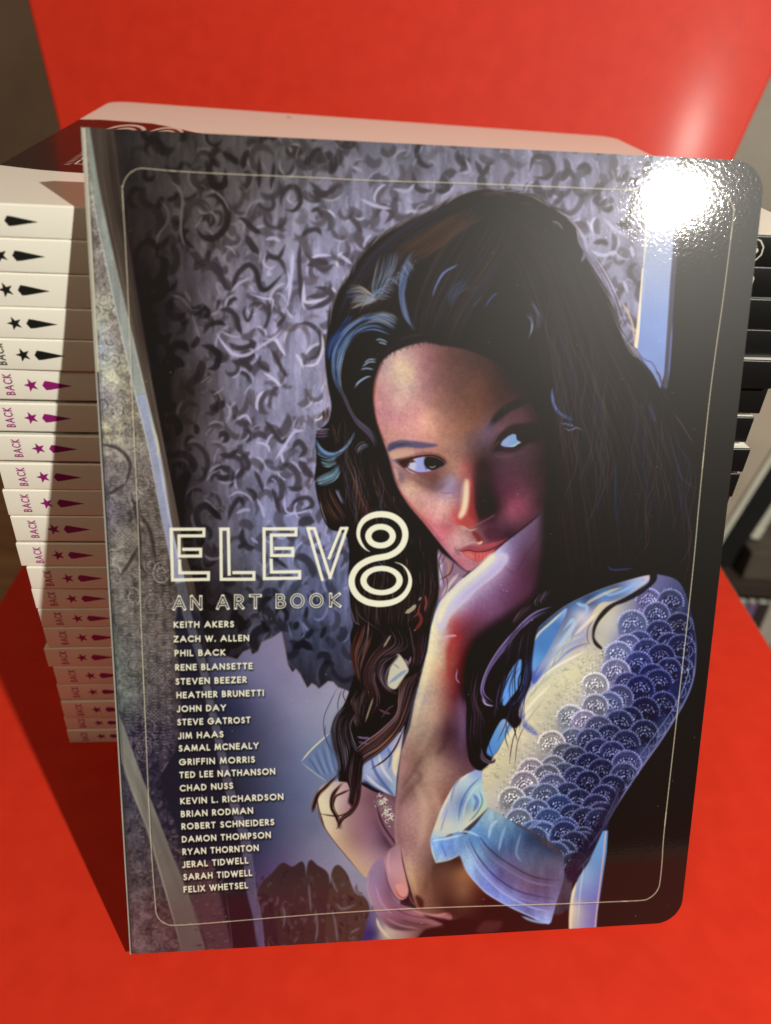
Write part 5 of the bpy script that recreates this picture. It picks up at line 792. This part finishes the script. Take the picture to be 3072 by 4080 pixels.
def print_mat(name,im,rough,coat,cr,bump,bscale,dist,spec=.5,b2=0,s2=10):
    m,N,L,B=mat(name);uv=N.new('ShaderNodeUVMap');uv.uv_map='UVMap';t=N.new('ShaderNodeTexImage');t.image=im;t.interpolation='Cubic';t.extension='EXTEND'
    L.new(uv.outputs[0],t.inputs[0]);L.new(t.outputs[0],B.inputs['Base Color']);B.inputs['Roughness'].default_value=rough
    B.inputs['Specular IOR Level'].default_value=spec;B.inputs['Coat Weight'].default_value=coat;B.inputs['Coat Roughness'].default_value=cr
    tc=N.new('ShaderNodeTexCoord');n=N.new('ShaderNodeTexNoise');n.inputs['Scale'].default_value=bscale;n.inputs['Detail'].default_value=5;n.inputs['Distortion'].default_value=.6;L.new(tc.outputs['Object'],n.inputs[0])
    b=N.new('ShaderNodeBump');b.inputs['Strength'].default_value=bump;b.inputs['Distance'].default_value=dist;L.new(n.outputs['Fac'],b.inputs['Height'])
    out=b
    if b2:
        n2=N.new('ShaderNodeTexNoise');n2.inputs['Scale'].default_value=s2;n2.inputs['Detail'].default_value=2;L.new(tc.outputs['Object'],n2.inputs[0])
        bb=N.new('ShaderNodeBump');bb.inputs['Strength'].default_value=1;bb.inputs['Distance'].default_value=b2;L.new(n2.outputs['Fac'],bb.inputs['Height']);L.new(b.outputs[0],bb.inputs['Normal']);out=bb
    L.new(out.outputs[0],B.inputs['Coat Normal']);return m
# ================================================================ object helpers
def link(name,me,m=None,parent=None,smooth=False):
    o=bpy.data.objects.new(name,me);S.collection.objects.link(o)
    if m is not None and len(me.materials)==0:me.materials.append(m)
    if parent:o.parent=parent
    if smooth:
        for p in me.polygons:p.use_smooth=True
    return o
def thing(name,label,cat,group=None,loc=(0,0,0),rz=0):
    o=bpy.data.objects.new(name,None);S.collection.objects.link(o);o.empty_display_size=.02;o.location=loc;o.rotation_euler=(0,0,rz)
    tag(o,label,cat,group);return o
def tag(o,label=None,cat=None,group=None,kind=None):
    if label:o['label']=label
    if cat:o['category']=cat
    if group:o['group']=group
    if kind:o['kind']=kind
    return o
def box(bm,x0,x1,y0,y1,z0,z1):
    v=[bm.verts.new(p) for p in [(x0,y0,z0),(x1,y0,z0),(x1,y1,z0),(x0,y1,z0),(x0,y0,z1),(x1,y0,z1),(x1,y1,z1),(x0,y1,z1)]]
    for f in [(3,2,1,0),(4,5,6,7),(0,1,5,4),(1,2,6,5),(2,3,7,6),(3,0,4,7)]:bm.faces.new([v[i] for i in f])
def tomesh(bm,name,bev=0,seg=2):
    if bev:bmesh.ops.bevel(bm,geom=list(bm.edges),offset=bev,segments=seg,affect='EDGES',profile=.6)
    bmesh.ops.recalc_face_normals(bm,faces=bm.faces);me=bpy.data.meshes.new(name);bm.to_mesh(me);bm.free();return me
def sheet(name,w,h,r,thick,fn,nu=60,nv=40,flip=False,margin=(0,0,0,0),corners='right'):
    """a leaf w x h whose two outer corners are rounded by r; fn(u,v)->(x,y,z) of the printed face and its normal offset"""
    us=list(np.linspace(0,w-r,nu))+[w-r+r*math.sin(a) for a in np.linspace(0,math.pi/2,12)[1:]]
    V=[];UV=[]
    for u in us:
        e=0 if u<=w-r else r-math.sqrt(max(r*r-(u-(w-r))**2,0))
        for j in range(nv+1):
            v=e+(h-2*e)*j/nv;V.append((u,v));UV.append((u/w,v/h))
    n=len(V);cols=len(us);bm=bmesh.new();uvl=bm.loops.layers.uv.new('UVMap')
    top=[bm.verts.new(fn(u,v,0)) for u,v in V];bot=[bm.verts.new(fn(u,v,thick)) for u,v in V]
    def face(idx,vs):
        try:f=bm.faces.new([vs[i] for i in idx])
        except ValueError:return
        for l,i in zip(f.loops,idx):l[uvl].uv=UV[i%n]
    k=nv+1;allv=top+bot
    for i in range(cols-1):
        for j in range(nv):
            a,b,c,d=i*k+j,(i+1)*k+j,(i+1)*k+j+1,i*k+j+1
            face((a,b,c,d),allv);face((d+n,c+n,b+n,a+n),allv)
        for j0 in(0,nv):
            a,b=i*k+j0,(i+1)*k+j0;q=(a+n,b+n,b,a) if j0==0 else (a,b,b+n,a+n);face(q,allv)
    for i0 in(0,cols-1):
        for j in range(nv):
            a,b=i0*k+j,i0*k+j+1;q=(a,b,b+n,a+n) if i0==0 else (a+n,b+n,b,a);face(q,allv)
    bmesh.ops.recalc_face_normals(bm,faces=bm.faces)
    me=bpy.data.meshes.new(name);bm.to_mesh(me);bm.free();return me
# ================================================================ prints
# the cover drawing was made in the photograph's perspective: straighten it onto the page
def homog(src,dst):
    A=[]
    for (u,v),(x,y) in zip(src,dst):A+= [[u,v,1,0,0,0,-x*u,-x*v],[0,0,0,u,v,1,-y*u,-y*v]]
    h=np.linalg.solve(np.array(A,float),np.array(dst,float).ravel());return np.append(h,1).reshape(3,3)
Hm=homog([(0,0),(1,0),(0,1),(1,1)],[(529,3802),(2712,3682),(325,509),(3048,660)])
IW,IH=1500,1990
gu,gv=np.meshgrid((np.arange(IW)+.5)/IW,1-(np.arange(IH)+.5)/IH)
den=Hm[2,0]*gu+Hm[2,1]*gv+1
px=((Hm[0,0]*gu+Hm[0,1]*gv+Hm[0,2])/den-PX0)*PS-.5;py=((Hm[1,0]*gu+Hm[1,1]*gv+Hm[1,2])/den-PY0)*PS-.5
px=np.clip(px,0,CW-1.001);py=np.clip(py,0,CH-1.001);ix=px.astype(int);iy=py.astype(int);fx=(px-ix)[...,None];fy=(py-iy)[...,None]
art=(cv[iy,ix]*(1-fx)+cv[iy,ix+1]*fx)*(1-fy)+(cv[iy+1,ix]*(1-fx)+cv[iy+1,ix+1]*fx)*fy
lin=lambda c:np.where(c<=.04045,c/12.92,((c+.055)/1.055)**2.4)
srgb=lambda c:np.where(c<=.0031308,c*12.92,1.055*np.power(np.maximum(c,1e-6),1/2.4)-.055)
la=lin(art)*np.array([1.06,1.10,1.22]);la=np.maximum(la-np.array([.009,.008,.007]),np.array([.0042,.0026,.002]))
edge=np.zeros((IH,IW),bool);edge[:int(IH*.25),:5]=True;la[edge]=[.62,.6,.48];la[int(IH*.25):,:3]=[.03,.03,.04]  # lit look of the upper fold painted on the pale wrap; dark line below
img_cover=to_image('cover_print',srgb(la))
ink=lambda *c:np.array(c,np.float32)
def canvas(w,h,s,bg):
    global cv,CW,CH,PX0,PY0,PS,YY,XX,SX,SY
    PX0=PY0=0.;PS=float(s);CW=int(w*s);CH=int(h*s);cv=np.zeros((CH,CW,3),np.float32);cv[:]=hx(bg)
SPL,SPT=291.,11.7                       # spine, mm
def spine_print(inkc):
    global ACC,ENDS
    canvas(SPL,SPT,6,'#efefe2')
    q=lambda P:[(x,SPT/2-y) for x,y in P]
    poly([(118,0),(SPL,0),(SPL,SPT),(104,SPT)],'#0d0d0d',smooth=False)
    st=[(15.3+(2.6 if k%2==0 else 1.05)*math.cos(math.radians(180+36*k)),(2.6 if k%2==0 else 1.05)*math.sin(math.radians(180+36*k))) for k in range(10)]
    poly(q(st),inkc,smooth=False);poly(q([(19.1,0),(20.2,1.75),(21.6,1.6),(29.4,0),(21.6,-1.6),(20.2,-1.75)]),inkc,smooth=False)
    ACC=None;ENDS=1;n=textw('BACK',.42);pen=0
    for c in 'BACK':
        for P in GL[c][1]:flat([(a+pen,b) for a,b in P],.37,lambda a,b:(8.9-b*2.7,9.6-(a)*7.6/n),inkc)
        pen+=GL[c][0]+.42
    c0=(267.6,0.);g=[(c0[0]+4.7*math.cos(math.radians(36*k+18)),4.7*math.sin(math.radians(36*k+18))) for k in range(10)]
    flat([(x,SPT/2-y) for x,y in g+g[:1]],.5,lambda a,b:(a,b),'#d8d6c6')
    inn=[(c0[0]+3.1*math.cos(math.radians(60*k)),3.1*math.sin(math.radians(60*k))) for k in range(6)]
    poly([(x,SPT/2-y) for x,y in inn],'#cfcdbd',smooth=False)
    for k in range(3):
        a=math.radians(60*k+30);flat([(c0[0]-3.6*math.cos(a),SPT/2-3.6*math.sin(a)),(c0[0]+3.6*math.cos(a),SPT/2+3.6*math.sin(a))],.45,lambda a,b:(a,b),'#0d0d0d')
    return cv.copy()
img_sp_dark=to_image('spine_print_dark',spine_print('#191b17'));img_sp_mag=to_image('spine_print_magenta',spine_print('#8c1f6e'))
# printed face of the topmost book
canvas(291,222,4,'#efece0')
T2=lambda u,d:(u*291,222-d*222)
poly([T2(*p) for p in [(-.02,.24),(.019,.225),(.053,.213),(.085,.207),(.15,.2),(.3,.19),(.42,.22),(.46,.3),(.4,.4),(.32,.47),(.252,.545),(.212,.617),(.164,.677),(.116,.716),(.032,.722),(-.02,.70)]],'#0e0d0d',smooth=False)
for uc,rx in((.092,.031),(.155,.027)):
    for k0,k1 in((1.,.78),(.55,.28)):
        a=[T2(uc+rx*k0*math.cos(t),.597+.088*k0*math.sin(t)) for t in np.linspace(0,2*math.pi,60)];b=[T2(uc+rx*k1*math.cos(t),.597+.088*k1*math.sin(t)) for t in np.linspace(0,2*math.pi,60)]
        ACC=None;ring([np.array(a),np.array(b)],'#dcdacb',1,0)
for k,(a,b) in enumerate([(.27,.30),(.31,.345),(.355,.39),(.40,.44),(.45,.50)]):
    for s_ in(0,.5,1):flat([T2(.085+.02*s_,a),T2(.085+.02*s_,b)],1.0,lambda x,y:(x,y),'#c8c6b8')
    flat([T2(.085,a),T2(.105,a)],1.0,lambda x,y:(x,y),'#c8c6b8')
for k in range(22):flat([T2(.074,.262+k*.011),T2(.079,.262+k*.011)],.9,lambda x,y:(x,y),'#a8a69a')
poly([T2(*p) for p in [(.335,.93),(.34,.955),(.345,.93)]],'#b8a89c',.5)
img_top=to_image('top_cover_print',cv.copy())
# ================================================================ setting
mt_red=noise_mat('red_paper',(.60,.029,.011),(.66,.035,.014),75,rough=.5,bump=.05,bscale=900,spec=.14,dist=.0001,coat=.019,cr=.15)
mt_tan=noise_mat('oak_veneer',(.20,.125,.05),(.34,.23,.10),9,rough=.5,bump=.1,bscale=60,stretch=(1,9,1),dist=.0005)
mt_wall=noise_mat('scuffed_plaster',(.36,.32,.26),(.52,.47,.39),7,rough=.75,bump=.5,bscale=28,detail=8,dist=.004)
# table top under the paper
bm=bmesh.new();box(bm,-.75,.243,.055,.94,-.028,-.0006);tb=thing('table','oak table carrying the red paper and both the leaning book and the stack','table',loc=(-.25,.3,-.7))
t_=link('tabletop',tomesh(bm,'tabletop',.002),mt_tan,tb);t_.location=(.25,-.3,.7)
bm=bmesh.new();lg=[]
box(bm,-.02,.02,-.02,.02,0,.672);lm=tomesh(bm,'table_leg',.002)
for x,y in((-.72,.085),(.215,.085),(-.72,.91),(.215,.91)):
    l=link('leg',lm,mt_tan,tb);l.location=(x+.25,y-.3,0)
# wall and floor
bm=bmesh.new();box(bm,-3,3,.95,1.05,-.7,2.4);tag(link('wall',tomesh(bm,'wall'),mt_wall),kind='structure')
bm=bmesh.new();box(bm,-3,3,-3,.95,-.75,-.7);tag(link('floor',tomesh(bm,'floor'),noise_mat('dark_floor',(.03,.024,.02),(.05,.04,.032),20,rough=.6)),kind='structure')
# the red paper: flat on the table, swept up behind the stack and leaning back a little
bm=bmesh.new();prof=[(y,0.) for y in np.linspace(.075,.49,40)]
yy,zz_,th=.49,0.,0.
while zz_<.60:
    if zz_<.05:th+=math.radians(1)*.005/(.07*math.radians(1))
    th=min(th,math.radians(74.5)) if zz_<.22 else min(math.radians(74.5)+(zz_-.22)*math.radians(40),math.radians(86))
    yy+=.005*math.cos(th);zz_+=.005*math.sin(th);prof.append((yy,zz_))
ts=[0,.003,.01]+list(np.linspace(.03,.97,30))+[.99,.997,1];rr=[]
for i,(y,z) in enumerate(prof):
    row=[];k=min(max((z-.01)/.16,0),1);k=k*k*(3-2*k)
    gl=-.229-.0105*min(max((y-.3)/.1,0),1);gr=.241
    wl=-(.438+.146*(z-.236))*y;wr=(.405+.316*(z-.243))*y
    xl=gl*(1-k)+wl*k;xr=gr*(1-k)+wr*k
    for t in ts:
        x=xl+(xr-xl)*t;w=math.sin(9*t+3*y)*k
        row.append(bm.verts.new((x,y+.0012*w,z+.0005)))
    rr.append(row)
for a,b in zip(rr,rr[1:]):
    for i in range(len(ts)-1):bm.faces.new((a[i],a[i+1],b[i+1],b[i]))
me=tomesh(bm,'red_paper');pp=link('paper_backdrop',me,mt_red,smooth=True);sm=pp.modifiers.new('thickness','SOLIDIFY');sm.thickness=.0003;sm.offset=1
tag(pp,'glossy red paper sheet covering the table and curving up behind the book stack','backdrop')
# ================================================================ the leaning book
BW,BH,T=.2159,.28619,.008
yaw,lean=math.radians(6.5443),math.radians(20.88)
ex=Vector((math.cos(yaw),math.sin(yaw),0));ey=Vector((-math.sin(yaw),math.cos(yaw),0));zz=Vector((0,0,1))
na=ey*math.cos(lean)-zz*math.sin(lean);upv=ey*math.sin(lean)+zz*math.cos(lean)
mt_cover=print_mat('glossy_cover',img_cover,.45,.55,.06,.5,900,.00005,spec=.2,b2=.00003,s2=38)
mt_pages=noise_mat('page_edges',(.55,.5,.4),(.72,.67,.56),400,rough=.8,stretch=(1,1,1))
def pages_mat():
    m,N,L,B=mat('page_block_paper');tc=N.new('ShaderNodeTexCoord');wv=N.new('ShaderNodeTexNoise');mp=N.new('ShaderNodeMapping');mp.inputs['Scale'].default_value=(6,6,2600)
    L.new(tc.outputs['Object'],mp.inputs[0]);L.new(mp.outputs[0],wv.inputs[0]);wv.inputs['Scale'].default_value=1;r=N.new('ShaderNodeValToRGB');r.color_ramp.elements[0].color=(.42,.38,.3,1);r.color_ramp.elements[1].color=(.74,.7,.6,1)
    r.color_ramp.elements[0].position=.3;r.color_ramp.elements[1].position=.6;L.new(wv.outputs['Fac'],r.inputs[0]);L.new(r.outputs[0],B.inputs['Base Color']);B.inputs['Roughness'].default_value=.8;return m
mt_pg=pages_mat()
mt_black=noise_mat('black_gloss_card',(.006,.006,.006),(.012,.011,.010),60,rough=.3,coat=.6,bump=.15,bscale=300,dist=.0003)
bk=thing('art_book','glossy art book leaning upright, its cover showing a dark haired woman','book')
Mb=Matrix((ex,na,upv)).transposed().to_4x4();Mb.translation=Vector((-.08539,.13596,T*math.sin(lean)+.0006));bk.matrix_world=Mb
def crease(u):return .00038*math.exp(-((u-.0062)/.0009)**2)
def fcov(u,v,t):
    bow=.0012*(u/BW)**2*(v/BH-.5)**2*0
    return (u,crease(u)+t+max(0,(.0009-u))**2*700,v)
us_fix=None
me=sheet('front_cover',BW,BH,.0105,.00035,fcov,nu=150,nv=24);link('front_cover',me,mt_cover,bk,smooth=False)
me=sheet('back_cover',BW,BH,.0105,.00035,lambda u,v,t:(u,T-.0002-t,v),nu=6,nv=6);link('back_cover',me,mt_black,bk)
me=sheet('page_block',BW-.002,BH-.003,.0095,T-.0013,lambda u,v,t:(u+.0006,.00055+t,v+.0015),nu=4,nv=4);link('page_block',me,mt_pg,bk)
bm=bmesh.new();box(bm,-.0004,-.00005,0,T-.0002,0,BH);link('spine',tomesh(bm,'spine'),noise_mat('pale_spine',(.3,.31,.28),(.42,.42,.38),60,rough=.4,coat=.5),bk)
# ================================================================ the stack
syaw=math.radians(5.8602);SO=Vector((-.14434,.23268,0));sxv=Vector((math.cos(syaw),math.sin(syaw),0));syv=Vector((-math.sin(syaw),math.cos(syaw),0))
zs=[.2487,.2384,.2275,.2162,.2054,.194,.1824,.1698,.1577,.1451,.1332,.1208,.1083,.0967,.0855,.0749,.0632,.0517,.0405,.0303,.0186,.0096,.0004]
ties=[19.4,19.5,18.8,19.4,19.8,19.8,17.2,17.4,16.6,15.6,15.8,15.1,17.0,16.4,16.9,17.0,15.1,16.9,16.2,16.3,15.5,15.3]
gap={6:.0012,7:.0012,8:.001,10:.0002,11:.0009,18:.0003,19:.0006}
SL,SD=.291,.2235
mt_sd=print_mat('spine_card_dark_ink',img_sp_dark,.38,.35,.2,.25,500,.0002,spec=.4,b2=.0003,s2=60)
mt_sm=print_mat('spine_card_magenta_ink',img_sp_mag,.38,.35,.2,.25,500,.0002,spec=.4,b2=.0003,s2=60)
mt_top=print_mat('top_cover_card',img_top,.4,.3,.07,.1,300,.00005,spec=.3,b2=.00005,s2=20)
mt_white=noise_mat('white_cover_card',(.76,.76,.68),(.84,.84,.76),40,rough=.4,coat=.4)
def spine_mesh(th):
    bm=bmesh.new();uvl=bm.loops.layers.uv.new('UVMap');r=.0007;pr=[]
    for a in np.linspace(-90,0,5):pr.append((r-r*math.cos(math.radians(a)),r+r*math.sin(math.radians(a))))
    for a in np.linspace(0,90,5):pr.append((r-r*math.cos(math.radians(a)),th-r+r*math.sin(math.radians(a))))
    nx=40;G_=[]
    for i in range(nx+1):
        x=SL*i/nx;G_.append([bm.verts.new((x,y+.00006*math.sin(i*1.3+z*900),z)) for y,z in pr])
    for i in range(nx):
        for j in range(len(pr)-1):
            f=bm.faces.new((G_[i][j],G_[i+1][j],G_[i+1][j+1],G_[i][j+1]))
            for l,(a,b) in zip(f.loops,((i,j),(i+1,j),(i+1,j+1),(i,j+1))):l[uvl].uv=(a/nx,pr[b][1]/th)
    me=bpy.data.meshes.new('spine');bm.to_mesh(me);bm.free()
    for p in me.polygons:p.use_smooth=True
    return me
TH0=.0112
def cov_mesh(name,z,th):   # cover leaf: hinge at the spine edge, fore-edge corners round
    return sheet(name,SD-.0007,SL,.0105,th,lambda u,v,t:(v,u+.0007,z-t),nu=6,nv=8)
me_f=cov_mesh('front_cover',TH0,.0004);me_b=cov_mesh('back_cover',.0004,.0004)
me_p=sheet('page_block',SD-.004,SL-.003,.009,TH0-.0012,lambda u,v,t:(v+.0015,u+.0012,TH0-.0006-t),nu=3,nv=3)
for m_ in(me_f,me_b):m_.materials.append(mt_white)
me_p.materials.append(mt_pg)
sp_d=spine_mesh(TH0);sp_d.materials.append(mt_sd);sp_m=spine_mesh(TH0);sp_m.materials.append(mt_sm)
rnd=random.Random(3)
ordw=['topmost','second','third','fourth','fifth','sixth','seventh','eighth','ninth','tenth','eleventh','twelfth','thirteenth','fourteenth','fifteenth','sixteenth','seventeenth','eighteenth','nineteenth','twentieth','twenty-first']
GRP='paperback art books lying in the tall stack'
for i in range(22):
    th=zs[i]-zs[i+1]-gap.get(i,0)-.00005
    yj=rnd.uniform(-.0004,.0006);rj=math.radians(rnd.uniform(-.18,.18))
    if i==0:yj=rj=0
    if i in(4,7,8,11):rj-=math.radians(.38)
    P=SO+sxv*((ties[i]-19.3)*.001)+syv*yj;P.z=zs[i+1]
    if i==0:lab='topmost white book, black curved band printed on its cover'
    elif i==21:lab='bottom white book of the stack, lying on the red paper'
    elif i<5:lab=ordw[i]+' book from the top of the stack, black star on its spine'
    else:lab=ordw[i]+' book from the top of the stack, magenta star on its spine'
    if i==20:lab='second book from the bottom of the stack, magenta star on its spine'
    t=thing('stacked_book',lab,'book',GRP,P,syaw+rj);k=th/TH0;t.scale=(1,1,1)
    parts=[('spine',sp_d if i<5 else sp_m),('back_cover',me_b),('page_block',me_p)]
    if i:parts.append(('front_cover',me_f))
    kx=(.289+.0075*min(max((i-4)/7,0),1))/SL
    for nm_,me in parts:
        o=link(nm_,me,None,t);o.scale=(kx,1,k)
    if i==0:
        def curl(u,v,t_):
            d=u/(SD);L_=v/SL;lift=(.0184*(1-L_)+.0139*L_)*d
            return (v,u+.0007,th-t_+lift+.0)
        me=sheet('front_cover',SD-.0007,SL,.0105,.0004,curl,nu=30,nv=10)
        uvl=me.uv_layers['UVMap'].data
        for l in uvl:
            a,b=l.uv;l.uv=(b,a)
        link('front_cover',me,mt_top,t,smooth=False)
# ================================================================ beyond the right edge of the table: a low shelf with things leaning on it
mt_shelf=noise_mat('dark_stained_wood',(.035,.026,.02),(.06,.046,.036),14,rough=.45,stretch=(1,1,6))
mt_beige=noise_mat('beige_board',(.36,.31,.24),(.46,.40,.32),16,rough=.6,bump=.1)
mt_pale=noise_mat('pale_grey_board',(.5,.5,.42),(.66,.65,.56),12,rough=.5)
mt_jet=noise_mat('black_matt_board',(.004,.004,.004),(.008,.008,.008),20,rough=.6)
sh=thing('bookshelf','dark wooden shelf standing low at the right, just past the table edge','shelf',loc=(.55,.68,-.7))
ztop=-.15
bm=bmesh.new();box(bm,-.29,.45,-.07,.075,0,.018);me=tomesh(bm,'board',.001)
link('board',me,mt_shelf,sh).location=(0,0,.532);link('board',me,mt_shelf,sh).location=(0,0,.225)
bm=bmesh.new();box(bm,0,.018,-.068,.073,0,.5318);me=tomesh(bm,'side_panel',.001)
link('side_panel',me,mt_shelf,sh).location=(-.29,0,0);link('side_panel',me,mt_shelf,sh).location=(.432,0,0)
def lean_thing(name,lab,cat,xb,y,z,w,h,th,tilt,mats,part,rim=None):
    """flat thing standing on its edge and leaning sideways"""
    t=thing(name,lab,cat,loc=(xb,y,z))
    bm=bmesh.new();box(bm,0,w,-th/2,th/2,0,h);o=link(part,tomesh(bm,part,.0012),mats,t);o.rotation_euler=(0,tilt,0)
    if rim:
        bm=bmesh.new();box(bm,w+.0003,w+.0075,-th/2-.003,th/2+.003,0,h);o=link('rim',tomesh(bm,'rim',.002),rim,t);o.rotation_euler=(0,tilt,0)
    return t
TL_=math.radians(12)
lean_thing('display_board','beige board with a pale rim standing behind the right end of the stack','board',.222,.625,ztop+.0305,.115,.30,.008,TL_,mt_beige,'panel',mt_pale)
lean_thing('black_folder','black folder standing between the beige board and the pale tube','folder',.3485,.645,ztop+.008,.030,.30,.02,TL_,mt_jet,'panel')
tt=thing('mailing_tube','pale tube standing on the brown box at the right edge','tube',loc=(.392,.645,ztop+.0405))
bm=bmesh.new();bmesh.ops.create_cone(bm,cap_ends=True,segments=24,radius1=.0085,radius2=.0085,depth=.28,matrix=Matrix.Translation((0,0,.14)));o=link('tube_body',tomesh(bm,'tube_body'),mt_pale,tt);o.rotation_euler=(0,TL_,0)
bm=bmesh.new();bmesh.ops.create_cone(bm,cap_ends=True,segments=24,radius1=.0092,radius2=.0092,depth=.012,matrix=Matrix.Translation((0,0,.004)));o=link('end_cap',tomesh(bm,'end_cap',.001),mt_pale,tt);o.rotation_euler=(0,TL_,0)
bm=bmesh.new();box(bm,0,.085,-.03,.04,0,.034);bxo=link('storage_box',tomesh(bm,'storage_box',.002),noise_mat('brown_box',(.06,.048,.036),(.10,.08,.06),20,rough=.6));bxo.location=(.382,.645,ztop+.0005);tag(bxo,'dull brown storage box on the shelf under the pale tube','box')
# spines on the lower board
cols=[((.45,.36,.22),'tan book standing leftmost on the lower shelf, right of the red paper'),((.50,.13,.04),'orange book standing on the lower shelf beside the tan one'),((.09,.02,.012),'dark maroon book standing between the orange and the teal ones'),((.17,.24,.25),'grey teal book standing on the lower shelf'),((.20,.12,.24),'purple book standing on the lower shelf beside the teal one'),((.04,.03,.03),'black book standing right of the purple one on the lower shelf'),((.5,.45,.38),'cream book standing rightmost of those in view on the lower shelf')]
x=.372
for k,(c,lab) in enumerate(cols):
    w=[.010,.010,.004,.012,.010,.012,.020][k];t=thing('shelf_book',lab,'book','books standing on the lower shelf',loc=(x,.632,-.4568));mm=noise_mat('cloth_%d'%k,tuple(v*.85 for v in c),c,90,rough=.6)
    bm=bmesh.new();box(bm,0,w,0,.10,0,.262);link('cover',tomesh(bm,'cover',.0015),mm,t);bm=bmesh.new();box(bm,.0015,w-.0015,.002,.098,.2623,.2633);link('page_block',tomesh(bm,'page_block'),mt_pg,t)
    x+=w+.0008
bpy.context.view_layer.update()
